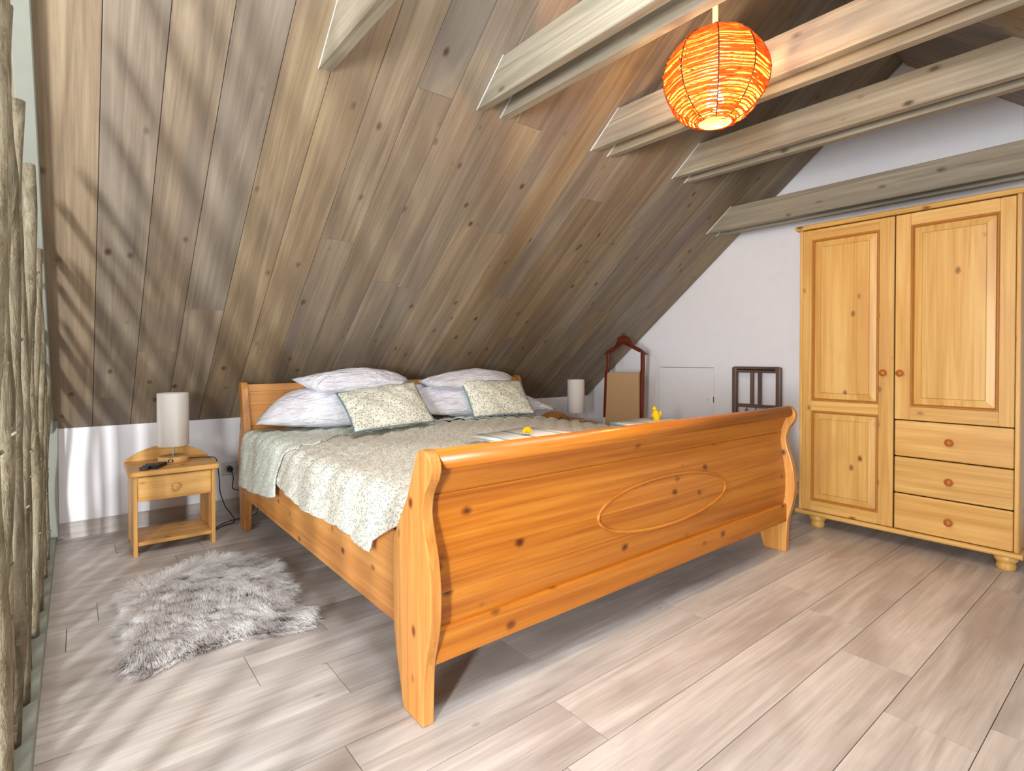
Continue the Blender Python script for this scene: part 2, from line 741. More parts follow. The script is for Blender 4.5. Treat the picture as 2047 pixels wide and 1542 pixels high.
box('backing', (X_GABLE + 0.06, HATCH[0] - 0.01, HATCH[2] - 0.01), (X_GABLE + 0.07, HATCH[1] + 0.01, HATCH[3] + 0.01), M_DARK, hat, 0)

WIN = [(-0.84, -0.48, 0.30, 1.66), (-0.05, 1.15, 0.96, 1.88)]
g = join_geo(*[prism_geo(p, 'x', X_LEFT - 0.12, X_LEFT) for p in holed(gable, WIN)])
struct(mesh_obj('wall_left', g[0], g[1], M_WALL), 'white plastered gable wall with the windows')
for i, (a, b, c, d) in enumerate(WIN):
    fr = [box_geo((X_LEFT - 0.09, a, c), (X_LEFT - 0.04, a + 0.05, d)), box_geo((X_LEFT - 0.09, b - 0.05, c), (X_LEFT - 0.04, b, d)),
          box_geo((X_LEFT - 0.09, a + 0.05, c), (X_LEFT - 0.04, b - 0.05, c + 0.05)), box_geo((X_LEFT - 0.09, a + 0.05, d - 0.05), (X_LEFT - 0.04, b - 0.05, d))]
    w = struct(mesh_obj('window_%d' % (i + 1), *join_geo(*fr), M_CAULK), 'white framed window in the gable')
    box('pane', (X_LEFT - 0.07, a + 0.05, c + 0.05), (X_LEFT - 0.062, b - 0.05, d - 0.05), M_GLASS, w, 0)
struct(box('wall_back', (X_LEFT, Y_KNEE, 0), (X_GABLE, Y_KNEE + 0.1, Z_KNEE), M_WALL, None, 0), 'low white knee wall under the sloping ceiling')
struct(box('wall_front', (X_LEFT, Y_FRONT - 0.1, 0), (X_GABLE, Y_FRONT, Z_KNEE), M_WALL, None, 0), 'low white knee wall opposite the bed')
struct(box('baseboard_back', (X_LEFT, Y_KNEE - 0.014, 0), (X_GABLE, Y_KNEE, 0.088), W_floor('x'), None, 0.003), 'greyed oak baseboard along the knee wall')
box('sealant', (-0.06, Y_KNEE - 0.019, 0), (X_GABLE, Y_KNEE - 0.014, 0.005), M_CAULK, D.objects['baseboard_back'], 0)
struct(box('baseboard_right', (X_GABLE - 0.014, Y_FRONT, 0), (X_GABLE, Y_KNEE - 0.014, 0.088), W_floor('y'), None, 0.003), 'greyed oak baseboard along the gable')

# sloping ceilings of boards that run from eaves to ridge
CS, SN = math.cos(SLOPE), math.sin(SLOPE)
S_LEN = (Y_KNEE - Y_RIDGE) / CS
BW = 0.1755
BT = 0.018


def slope_matrix(front):
    # local x: up the slope from the knee wall, local y: along the room, local z: out of the room
    if not front:
        return Matrix(((0, 1, 0, 0), (-CS, 0, SN, Y_KNEE), (SN, 0, CS, Z_KNEE), (0, 0, 0, 1)))
    return Matrix(((0, 1, 0, 0), (CS, 0, -SN, Y_FRONT), (SN, 0, CS, Z_KNEE), (0, 0, 0, 1)))


def ceiling_backing(name, front, holes, label, mat):
    M = slope_matrix(front)
    poly = [(X_LEFT - 0.14, -0.12), (X_GABLE + 0.14, -0.12), (X_GABLE + 0.14, S_LEN + 0.02), (X_LEFT - 0.14, S_LEN + 0.02)]
    gs = []
    z0 = BT - 0.003 if not front else 0.0
    for p in holed(poly, holes):
        v, f = prism_geo([(q[1], q[0]) for q in p], 'z', z0, 0.08)
        gs.append(([tuple(M @ Vector(c)) for c in v], f))
    o = mesh_obj(name, *join_geo(*gs), mat)
    return struct(o, label)


board_cache = {}


def board_mesh(length, wood_mat, width=BW):
    key = (round(length, 3), wood_mat.name, width)
    if key in board_cache:
        return board_cache[key]
    bm = bmesh.new()
    v, f = box_geo((0.0006, 0.0009, 0.0), (length - 0.0006, width - 0.0009, BT))
    vs = [bm.verts.new(p) for p in v]
    for q in f:
        bm.faces.new([vs[i] for i in q])
    es = [e for e in bm.edges if all(w.co.z < 0.001 for w in e.verts) and abs(e.verts[0].co.x - e.verts[1].co.x) > 0.01]
    bmesh.ops.bevel(bm, geom=es, offset=0.0016, segments=1, affect='EDGES')
    bmesh.ops.recalc_face_normals(bm, faces=bm.faces[:])
    me = D.meshes.new('board')
    bm.to_mesh(me)
    bm.free()
    me.materials.append(wood_mat)
    board_cache[key] = me
    return me


ceil = ceiling_backing('ceiling', False, [], 'sloping ceiling of grey brown stained pine boards above the bed', M_DARK)
JOINTS = {-1: [], 0: [0.27], 1: [0.66], 2: [0.99], 3: [], 4: [3.2], 5: [1.54], 6: [2.39], 7: [1.29], 8: [1.26], 9: [2.39], 10: [1.75], 11: [0.62], 12: [1.24], 13: [2.1], 14: [0.85], 15: [1.82], 16: [1.99], 17: [0.75], 18: [1.19]}
k0 = int(math.floor((X_LEFT - 0.074) / BW))
M = slope_matrix(False)
for k in range(k0, 24):
    x0 = 0.074 + k * BW
    x1 = x0 + BW
    a, b = max(x0, X_LEFT), min(x1, X_GABLE)
    if b - a < 0.02:
        continue
    js = JOINTS.get(k, [random.choice([0.7, 1.35, 1.9, 2.6, 3.0]) + random.uniform(-0.3, 0.3)])
    cuts = [0.0] + sorted(js) + [S_LEN]
    for s0, s1 in zip(cuts, cuts[1:]):
        L = round(s1 - s0, 2)
        o = D.objects.new('board', board_mesh(s1 - s0, W_roof('x'), round(b - a, 4)))
        link(o, ceil)
        o.matrix_world = M @ Matrix.Translation((s0, a, 0))
SKY = [(0.07, 0.65, 2.36, 3.26), (0.82, 1.40, 2.36, 3.26)]  # openings for the added roof windows, placed to light the bed
ceil2 = ceiling_backing('ceiling_front', True, SKY, 'sloping boarded ceiling on the far side of the ridge', W_roof('y'))
M = slope_matrix(True)
for k in range(14, 24):
    x0 = 0.074 + k * BW
    a, b = x0, min(x0 + BW, X_GABLE)
    if b - a < 0.02:
        continue
    o = D.objects.new('board', board_mesh(S_LEN - 0.03, W_roof('x'), round(b - a, 4)))
    link(o, ceil2)
    o.matrix_world = M @ Matrix.Translation((0, a, -BT - 0.001))
for i, (a, b, c, d) in enumerate(SKY):
    fr = []
    for p in ([(c, a), (c, b), (c + 0.05, b), (c + 0.05, a)], [(d - 0.05, a), (d - 0.05, b), (d, b), (d, a)],
              [(c + 0.05, a), (c + 0.05, a + 0.05), (d - 0.05, a + 0.05), (d - 0.05, a)], [(c + 0.05, b - 0.05), (c + 0.05, b), (d - 0.05, b), (d - 0.05, b - 0.05)]):
        v, f = prism_geo(p, 'z', 0.05, 0.10)
        fr.append(([tuple(M @ Vector(q)) for q in v], f))
    w = struct(mesh_obj('window_%d' % (i + 3), *join_geo(*fr), M_CAULK), 'added unseen roof window in the opposite slope')
    v, f = prism_geo([(c + 0.05, a + 0.05), (c + 0.05, b - 0.05), (d - 0.05, b - 0.05), (d - 0.05, a + 0.05)], 'z', 0.07, 0.078)
    mesh_obj('pane', [tuple(M @ Vector(q)) for q in v], f, M_GLASS, w)


# ------------------------------------------------------------------ tie beams, each of two planks
def roof_y(z):
    return Y_KNEE - (z - Z_KNEE) / T


def tie_beam(x, z0, label, h=0.16, t=0.048, gap=0.135, single=False):
    z1 = z0 + h
    root = thing('ceiling_beam', (x + gap / 2, roof_y(z0), z0), label, 'beam', 'tie beams under the ridge')
    ya, yb = roof_y(z0), roof_y(z1)
    fa, fb = 2 * Y_RIDGE - ya, 2 * Y_RIDGE - yb
    for dx in ((0,) if single else (0, gap)):
        pl = prism('plank', [(ya, z0), (yb, z1), (fb, z1), (fa, z0)], 'x', x + dx, x + dx + t, W_beam('y'), root, 0.004)
        v = []
        e = 0.0022
        prism('caulk_line', [(ya + 0.004, z0 - 0.004), (yb + 0.004, z1 + 0.002), (yb - 0.007, z1 + 0.002), (ya - 0.007, z0 - 0.004)], 'x', x + dx - e, x + dx, M_CAULK, pl)
    return root


tie_beam(0.728, 2.10, 'grey stained tie beam whose end shows at the top edge, nearest the branch screen', t=0.053, single=True)
tie_beam(1.434, 2.132, 'doubled grey stained tie beam just before the glowing pendant lamp')
tie_beam(2.192, 2.128, 'doubled grey stained tie beam just behind the glowing pendant lamp')
tie_beam(2.935, 2.130, 'doubled grey stained tie beam between the pendant lamp and the wardrobe')
tie_beam(3.713, 1.935, 'lower doubled grey stained tie beam right above the wardrobe')

# ------------------------------------------------------------------ bed
BX0, BX1 = 0.722, 2.870
bed = thing('sleigh_bed', (1.796, 2.4, 0), 'honey pine double sleigh bed with rolled footboard and carved oval', 'bed')
foot_front = [(1.277, 0.0), (1.274, 0.09), (1.268, 0.17), (1.246, 0.25), (1.236, 0.32), (1.237, 0.39), (1.248, 0.46), (1.270, 0.53), (1.281, 0.577),
              (1.275, 0.619), (1.262, 0.648), (1.243, 0.675), (1.235, 0.703), (1.241, 0.728), (1.262, 0.748), (1.285, 0.752)]
foot_back = [(1.305, 0.745), (1.322, 0.715), (1.361, 0.622), (1.405, 0.549), (1.440, 0.490), (1.452, 0.44), (1.452, 0.32), (1.446, 0.20), (1.391, 0.0)]
outline = smooth_poly(foot_front, 3, False) + smooth_poly(foot_back, 3, False)
for x0 in (BX0, BX1 - 0.035):
    prism('foot_post', outline, 'x', x0, x0 + 0.035, W_bed('z'), bed, 0.004, 2)
FX0, FX1 = BX0 + 0.034, BX1 - 0.034


def panel_y(z):
    pts = [(0.16, 1.302), (0.25, 1.290), (0.32, 1.280), (0.39, 1.280), (0.46, 1.288), (0.53, 1.300), (0.58, 1.306), (0.62, 1.300), (0.66, 1.288), (0.70, 1.272)]
    return float(np.interp(z, [p[0] for p in pts], [p[1] for p in pts]))


zb = [0.235, 0.348, 0.440, 0.540, 0.618, 0.712]
for i, (a, b) in enumerate(zip(zb, zb[1:])):
    zs = np.linspace(a + 0.0001, b - 0.0001, 7)
    fr = [(panel_y(z) + (0.0005 if j in (0, 6) else 0), z) for j, z in enumerate(zs)]
    if i == 4:
        fr = [(panel_y(z) + 0.004, z) for z in zs]
    bk = [(y + 0.024, z) for y, z in reversed(fr)]
    prism('footboard_plank', fr + bk, 'x', FX0, FX1, W_panel('x'), bed)
ring = [(1.276 + 0.030 * math.cos(t), 0.722 + 0.029 * math.sin(t)) for t in np.linspace(0, 2 * math.pi, 20, endpoint=False)]
o = prism('top_rail', ring, 'x', FX0, FX1, W_panel('x'), bed)
o.data.polygons.foreach_set('use_smooth', [len(p.vertices) == 4 for p in o.data.polygons])
prism('bottom_rail', [(1.273, 0.160), (1.273, 0.247), (1.279, 0.252), (1.315, 0.252), (1.315, 0.160)], 'x', FX0, FX1, W_panel('x'), bed, 0.002)
ov = []
for t in np.linspace(0, 2 * math.pi, 73):
    x, z = 1.842 + 0.418 * math.cos(t), 0.432 + 0.094 * math.sin(t)
    ov.append((x, panel_y(z) - 0.0005, z))
tube('oval_moulding', ov, 0.0062, W_panel('x'), bed, 8)
# headboard
head_prof = [(3.386, 0), (3.376, 0.1), (3.345, 0.22), (3.338, 0.34), (3.352, 0.48), (3.385, 0.62), (3.418, 0.74), (3.438, 0.82), (3.458, 0.852), (3.488, 0.856), (3.508, 0.838),
             (3.498, 0.80), (3.476, 0.74), (3.470, 0.66), (3.495, 0.56), (3.522, 0.46), (3.532, 0.36), (3.512, 0.2), (3.487, 0)]
hp = smooth_poly(head_prof[:9], 3, False) + smooth_poly(head_prof[9:], 3, False)
HX0 = 0.752
for x0 in (HX0, BX1 - 0.035):
    prism('head_post', hp, 'x', x0, x0 + 0.037, W_bed('z'), bed, 0.004, 2)


def head_y(z):
    return float(np.interp(z, [0.2, 0.34, 0.48, 0.62, 0.74, 0.85], [3.385, 3.378, 3.39, 3.415, 3.44, 3.462]))


hz = [0.24, 0.36, 0.48, 0.60, 0.72, 0.80, 0.842]
for a, b in zip(hz, hz[1:]):
    zs = np.linspace(a + 0.0005, b - 0.0005, 5)
    fr = [(head_y(z), z) for z in zs]
    prism('headboard_plank', fr + [(y + 0.026, z) for y, z in reversed(fr)], 'x', HX0 + 0.036, BX1 - 0.034, W_bed('x'), bed, 0.001)
for x0, nm in ((0.748, 'side_rail'), (BX1 - 0.05, 'side_rail')):
    box(nm, (x0, 1.43, 0.198), (x0 + 0.028, 3.40, 0.480), W_bed('y'), bed, 0.003)
box('rail_cap', (0.7445, 3.318, 0.19), (0.7515, 3.345, 0.497), W_bed('z'), bed, 0.002)
for yy in np.linspace(1.5, 3.3, 13):
    box('slat', (0.778, yy - 0.035, 0.30), (BX1 - 0.052, yy + 0.035, 0.318), W_night('x'), bed, 0.002)
mat = box('mattress', (0.79, 1.345, 0.32), (2.80, 3.365, 0.505), M_COTTON, None, 0.04, 3)
tag(mat, 'white mattress under the quilt on the pine bed', 'mattress')

# ------------------------------------------------------------------ quilt
XM = (BX0 + BX1) / 2
HALF = XM - 0.82            # half width of the flat top
ZT = 0.572


def cross(s, y, off=0.0, hem=0.40, wave=0.0):
    """s in [-1,1]: hem on the screen side .. hem on the far side. Returns x, z on the draped section."""
    side = -1 if s < 0 else 1
    a = abs(s)
    top = 0.80
    if a <= top:
        return XM + side * HALF * a / top, ZT + off
    t = (a - top) / (1 - top)
    r = 0.055
    arc = 0.22
    if t < arc:
        an = math.pi / 2 * t / arc
        return XM + side * (HALF + (r + off) * 1.45 * math.sin(an)), ZT - r + (r + off) * math.cos(an)
    q = (t - arc) / (1 - arc)
    z = (ZT - r) + (hem - (ZT - r)) * q
    return XM + side * (HALF + (r + off) * 1.45 + 0.018 * q + wave * q), z


def quilting(x, y):
    u = (x - y) / math.sqrt(2)
    v = (x + y) / math.sqrt(2)
    u2 = u + 0.006 * math.sin(v * 9)
    return 0.015 * (abs(math.sin(math.pi * u2 / 0.088)) ** 0.7) + 0.0015 * math.sin(v * 55 + 7 * math.sin(u * 30))


def soft(x, y):
    return -0.085 * max(0.0, x - 2.30) + 0.010 * math.sin(x * 3.1 + 0.8) * math.sin(y * 2.7 + 0.4) + 0.006 * math.sin(x * 7.3 + y * 5.1)


def sheet(name, y_lo, y_hi, off, hem, mat_, parent, ns=330, nt=200, thick=0.010):
    V, F = [], []
    for i in range(ns + 1):
        s = -1 + 2 * i / ns
        for j in range(nt + 1):
            t = j / nt
            x0, z0 = cross(s, 0, off, 0.4)
            yl, yh = y_lo(s, x0), y_hi(s, x0)
            y = yl + (yh - yl) * t
            wav = 0.007 * math.sin(y * 9) + 0.003 * math.sin(y * 23 + 1)
            x, z = cross(s, y, off, hem(y), wav)
            q = quilting(x if abs(s) < 0.8 else x0 + (abs(s) - 0.8), y)
            if abs(s) <= 0.86:
                z += q + soft(x, y) * (1 - max(0, (abs(s) - 0.7) / 0.16) if s < 0 else 1)
            else:
                x += (q - 0.003) * 0.45 * (-1 if s < 0 else 1)
            V.append((x, y, z))
    for i in range(ns):
        for j in range(nt):
            a = i * (nt + 1) + j
            F.append((a, a + 1, a + nt + 2, a + nt + 1))
    o = mesh_obj(name, V, F, mat_, parent, True)
    m = o.modifiers.new('thickness', 'SOLIDIFY')
    m.thickness = thick
    m.offset = -1 if o.data.polygons[len(F) // 2].normal.z > 0 else 1
    return o


quilt = thing('quilt', (XM, 2.3, 0.55), 'cream quilt with small leaf print, folded back and hanging over the bed', 'quilt')


def foot_edge(s, x):
    a = abs(s)
    return 1.36 if a < 0.8 else 1.36 + 0.24 * min(1, (a - 0.8) / 0.16)


def main_head(s, x):
    return 3.05


def hem_main(y):
    return 0.395 + 0.012 * math.sin(y * 5.0) - 0.02 * max(0, 1 - abs(y - 1.66) / 0.25)


def fold_line(s, x):
    if s < -0.8:
        return 2.55 + 0.10 * min(1, (abs(s) - 0.8) / 0.12)
    xs = [0.72, 0.83, 0.925, 1.00, 1.116, 1.2, 1.7, 2.0, 2.2, 2.8]
    ys = [2.54, 2.60, 2.63, 2.74, 2.90, 2.95, 2.97, 3.10, 2.95, 2.93]
    return float(np.interp(x, xs, ys))


def flap_head(s, x):
    return 3.30 if abs(s) < 0.8 else 3.33


def hem_flap(y):
    return float(np.interp(y, [2.6, 2.72, 3.34], [0.36, 0.335, 0.275]))


sheet('quilt_body', foot_edge, main_head, 0.0, hem_main, M_QUILT, quilt)
sheet('turned_back_edge', fold_line, flap_head, 0.009, hem_flap, M_FLAP, quilt, 330, 70, 0.007)


# ------------------------------------------------------------------ pillows and cushions
def pillow(name, BL, BR, TR, TL, t, mat_, parent=None, n=34, pinch=0.10, wr=0.006, seed=0, flat=2.6, sag=0.0):
    BL, BR, TR, TL = map(Vector, (BL, BR, TR, TL))
    nrm = ((BR - BL).cross(TL - BL)).normalized()
    R = np.random.default_rng(seed)
    ph = R.uniform(0, 6.28, 8)
    V, F = [], []
    idx = {}
    for side in (1, -1):
        for i in range(n + 1):
            for j in range(n + 1):
                u, v = -1 + 2 * i / n, -1 + 2 * j / n
                edge = i in (0, n) or j in (0, n)
                if edge and side == -1:
                    idx[(side, i, j)] = idx[(1, i, j)]
                    continue
                uu = u * (1 - pinch * (1 - abs(v) ** 2.2) * abs(u) ** 2)
                vv = v * (1 - pinch * (1 - abs(u) ** 2.2) * abs(v) ** 2)
                a, b = (uu + 1) / 2, (vv + 1) / 2
                P = BL * (1 - a) * (1 - b) + BR * a * (1 - b) + TR * a * b + TL * (1 - a) * b
                h = ((1 - abs(u) ** flat) * (1 - abs(v) ** flat)) ** 0.62
                w = wr * (math.sin(9 * u + 5 * v + ph[0]) + math.sin(13 * v - 7 * u + ph[1]) * 0.7 + math.sin(21 * u + 17 * v + ph[2]) * 0.4
                          + 0.8 * math.sin(16 * math.atan2(v + 0.01, u + 0.02) + ph[3]) * (u * u + v * v)) * min(1, 3 * h)
                P = P + nrm * (side * t / 2 * h + w) - Vector((0, 0, sag * (1 - h)))
                idx[(side, i, j)] = len(V)
                V.append(tuple(P))
        for i in range(n):
            for j in range(n):
                q = (idx[(side, i, j)], idx[(side, i + 1, j)], idx[(side, i + 1, j + 1)], idx[(side, i, j + 1)])
                F.append(q if side == 1 else q[::-1])
    o = mesh_obj(name, V, F, mat_, parent, True)
    border = [idx[(1, i, 0)] for i in range(n)] + [idx[(1, n, j)] for j in range(n)] + [idx[(1, i, n)] for i in range(n, 0, -1)] + [idx[(1, 0, j)] for j in range(n, 0, -1)]
    return o, [V[k] for k in border]


G = 'white pillows against the headboard'
p, _ = pillow('pillow', (0.752, 3.12, 0.640), (1.66, 3.03, 0.625), (1.62, 3.34, 0.78), (1.00, 3.35, 0.80), 0.24, M_COTTON, None, pinch=-0.07, wr=0.0022, seed=1, flat=1.9)
tag(p, 'large white pillow leaning on the headboard, under the smaller one, nearer the screen', 'pillow', G)
p, _ = pillow('pillow', (1.74, 3.09, 0.635), (2.90, 3.05, 0.60), (2.52, 3.34, 0.775), (1.72, 3.33, 0.80), 0.21, M_COTTON, None, pinch=-0.03, wr=0.006, seed=5, flat=1.9)
tag(p, 'large creased white pillow behind the cushion nearer the far bedside lamp', 'pillow', G)
p, _ = pillow('pillow', (1.12, 3.06, 0.812), (1.62, 3.10, 0.838), (1.78, 3.36, 0.850), (0.985, 3.30, 0.874), 0.19, M_COTTON, None, pinch=-0.05, wr=0.002, seed=2, flat=1.8)
tag(p, 'small white pillow lying on top, nearer the branch screen', 'pillow', G)
p, _ = pillow('pillow', (1.88, 3.06, 0.815), (2.48, 3.10, 0.832), (2.70, 3.36, 0.852), (1.82, 3.30, 0.838), 0.17, M_COTTON, None, pinch=-0.05, wr=0.002, seed=3, flat=1.8)
tag(p, 'small white pillow lying on top, nearer the far bedside lamp', 'pillow', G)


def cushion(label, BL, BR, TR, TL, t, seed):
    root = thing('cushion', tuple((Vector(BL) + Vector(BR)) / 2), label, 'cushion', 'leaf print cushions on the quilt')
    o, b = pillow('cushion_cover', BL, BR, TR, TL, t, M_CUSH, root, n=28, pinch=0.05, wr=0.003, seed=seed)
    tube('piping', b + b[:1], 0.0042, M_PIPING, root, 6)
    return root


cushion('leaf print cushion with blue grey piping in front of the pillow nearer the screen', (1.145, 2.745, 0.605), (1.700, 2.850, 0.612), (1.690, 3.09, 0.842), (1.165, 3.06, 0.795), 0.12, 11)
cushion('leaf print cushion with blue grey piping in front of the pillow nearer the wardrobe', (2.060, 2.960, 0.602), (2.510, 2.850, 0.608), (2.560, 3.08, 0.828), (2.035, 3.10, 0.856), 0.11, 12)


# ------------------------------------------------------------------ towels with yellow ornaments
def towel(x0, x1, y0, y1, z, layers, lt, label, mat_, rot, edge=None):
    """folded cloth: a snake-shaped section along x, extruded along y"""
    root = thing('folded_towel', ((x0 + x1) / 2, (y0 + y1) / 2, z), label, 'towel', 'folded towels at the foot of the bed')
    path = []
    r = lt * 0.5
    L = x1 - x0
    for k in range(layers):
        zc = z + lt * (k + 0.5)
        xs = np.linspace(0, L, 12)
        if k % 2:
            xs = xs[::-1]
        for xx in xs:
            path.append((x0 + xx + (0.006 if k % 2 else 0), zc + 0.002 * math.sin(xx * 20 + k)))
        if k < layers - 1:
            sgn = 1 if k % 2 == 0 else -1
            xe = x1 if sgn > 0 else x0
            for an in np.linspace(-math.pi / 2, math.pi / 2, 7)[1:-1]:
                path.append((xe + sgn * r * 1.3 * math.cos(an), zc + r + r * math.sin(an)))
    hw = lt * 0.40
    V, F = [], []
    n = len(path)
    for i, (px, pz) in enumerate(path):
        ax, az = path[max(i - 1, 0)]
        bx, bz = path[min(i + 1, n - 1)]
        d = Vector((bx - ax, bz - az)).normalized()
        nx, nz = -d.y, d.x
        for sg in (1, -1):
            for yy in (y0, y1):
                V.append((px + sg * hw * nx, yy, pz + sg * hw * nz))
    for i in range(n - 1):
        a, b = 4 * i, 4 * (i + 1)
        F += [(a, a + 1, b + 1, b), (a + 2, b + 2, b + 3, a + 3), (a, b, b + 2, a + 2), (a + 1, a + 3, b + 3, b + 1)]
    F += [(0, 2, 3, 1), (4 * n - 4, 4 * n - 3, 4 * n - 1, 4 * n - 2)]
    c = Vector(((x0 + x1) / 2, (y0 + y1) / 2, 0))
    R = Matrix.Translation(c) @ Matrix.Rotation(math.radians(rot), 4, 'Z') @ Matrix.Translation(-c)
    mesh_obj('cloth', [tuple(R @ Vector(q)) for q in V], F, mat_, root, True)
    if edge is not None:
        e = [(x0 + 0.02, y0 - 0.001), (x1, y0 - 0.001), (x1, y0 + 0.03), (x0 + 0.02, y0 + 0.03)]
        v, f = box_geo((x0 - 0.002, y0 - 0.002, z + lt * 0.45), (x0 + 0.10, y1 + 0.001, z + lt * 0.55))
        mesh_obj('stripe', [tuple(R @ Vector(q)) for q in v], f, edge, root)
    return root


ZQ = 0.582
towel(1.38, 1.90, 1.76, 2.10, ZQ, 2, 0.010, 'white towel with teal edge lying lowest, nearer the screen end of the footboard', M_TOWEL_B, 6, M_TEAL)
towel(1.52, 1.96, 1.80, 2.20, ZQ + 0.0205, 3, 0.0075, 'striped white towel under the round yellow blossom', M_TOWEL_A, 9)
towel(2.26, 2.76, 1.74, 2.06, ZQ, 2, 0.010, 'white towel with teal edge lying lowest, nearer the wardrobe', M_TOWEL_B, 4, M_TEAL)
towel(2.40, 2.86, 1.78, 2.08, ZQ + 0.0205, 3, 0.0085, 'striped white towel under the upright yellow ornament', M_TOWEL_A, 4)


def blossom(c, r, label, upright):
    root = thing('yellow_ornament', c, label, 'ornament', 'yellow ornaments on the towels')
    R = np.random.default_rng(4 + int(upright))
    gs = []
    if not upright:
        for k in range(70):
            th = R.uniform(0, 2 * math.pi)
            ph = math.acos(R.uniform(-0.1, 1))
            d = Vector((math.sin(ph) * math.cos(th), math.sin(ph) * math.sin(th), math.cos(ph)))
            gs.append(tube_geo([Vector(c) + d * r * 0.2 + Vector((0, 0, r * 0.5)), Vector(c) + d * r * 0.7 + Vector((0, 0, r * 0.55)), Vector(c) + d * r + Vector((0, 0, r * 0.5))],
                               [r * 0.10, r * 0.17, r * 0.08], 5))
        mesh_obj('petals', *join_geo(*gs), M_YELLOW, root, True)['kind'] = 'stuff'
    else:
        C = Vector(c)
        gs.append(tube_geo([C, C + Vector((0, 0, 0.02)), C + Vector((-0.004, 0.002, 0.045)), C + Vector((-0.010, 0.004, 0.062))], [0.022, 0.021, 0.017, 0.012], 10))
        mesh_obj('body', *join_geo(*gs), M_YELLOW, root, True)
        lathe('head', [(0.0, -0.014), (0.010, -0.010), (0.0145, 0), (0.010, 0.010), (0.0, 0.014)], tuple(C + Vector((-0.013, 0.005, 0.072))), M_YELLOW, root, 'z', 12)
        mesh_obj('wing', *tube_geo([C + Vector((0.010, -0.006, 0.02)), C + Vector((0.022, -0.010, 0.042)), C + Vector((0.026, -0.012, 0.056))], [0.008, 0.011, 0.007], 8), M_YELLOW, root, True)
        mesh_obj('wing', *tube_geo([C + Vector((-0.016, 0.006, 0.02)), C + Vector((-0.024, 0.010, 0.032)), C + Vector((-0.022, 0.010, 0.046))], [0.007, 0.008, 0.005], 8), M_YELLOW, root, True)
    return root


blossom((1.70, 1.99, ZQ + 0.044), 0.026, 'round yellow blossom on the towels nearer the screen', False)
blossom((2.66, 1.945, ZQ + 0.0465), 0.02, 'upright yellow ornament on the towels nearer the wardrobe', True)


# ------------------------------------------------------------------ bedside tables
def bedside_table(cx, label, cy=3.45):
    w = 0.365
    x0, x1 = cx - w / 2, cx + w / 2
    y0, y1 = 3.28, 3.63
    root = thing('bedside_table', (cx, cy, 0), label, 'bedside table', 'pine bedside tables')
    for xa in (x0, x1 - 0.018):
        prism('side_panel', [(y0, 0), (y0, 0.402), (y1, 0.402), (y1, 0), (y1 - 0.05, 0), (y1 - 0.08, 0.03), (y0 + 0.08, 0.03), (y0 + 0.05, 0)][::-1], 'x', xa, xa + 0.018, W_night('z'), root, 0.0015)
    prism('table_top', smooth_poly([(x0 - 0.020, y0 - 0.012), (x0 - 0.008, y0 - 0.020), (x1 + 0.008, y0 - 0.020), (x1 + 0.020, y0 - 0.010), (x1 + 0.022, y0 + 0.02), (x1 + 0.018, y1), (x0 - 0.018, y1), (x0 - 0.022, y0 + 0.02)], 1),
          'z', 0.402, 0.430, W_night('x'), root, 0.007, 3)
    arc = [(x0 - 0.017, 0.430)] + [(cx + (w / 2 + 0.017) * u, 0.436 + 0.072 * (1 - u * u)) for u in np.linspace(-1, 1, 21)] + [(x1 + 0.017, 0.430)]
    prism('back_board', arc, 'y', y1 - 0.020, y1, W_night('x'), root, 0.0015)
    dr = box('drawer', (x0 + 0.020, y0 + 0.001, 0.274), (x1 - 0.020, y0 + 0.020, 0.397), W_night('x'), root, 0.002)
    lathe('knob', [(0.007, 0.0), (0.008, -0.010), (0.015, -0.014), (0.018, -0.020), (0.015, -0.027), (0.0, -0.030)], (cx, y0 + 0.002, 0.334), W_night('y'), dr, 'y', 18)
    box('drawer_box', (x0 + 0.022, y0 + 0.020, 0.280), (x1 - 0.022, y1 - 0.03, 0.290), W_night('x'), root, 0)
    box('shelf', (x0 + 0.018, y0 + 0.006, 0.050), (x1 - 0.018, y1 - 0.06, 0.068), W_night('x'), root, 0.0015)
    return root


bedside_table(0.403, 'pale pine bedside table with one drawer beside the sheepskin rug')
bedside_table(3.40, 'pine bedside table half hidden behind the bed, beside the valet stand', 3.45)


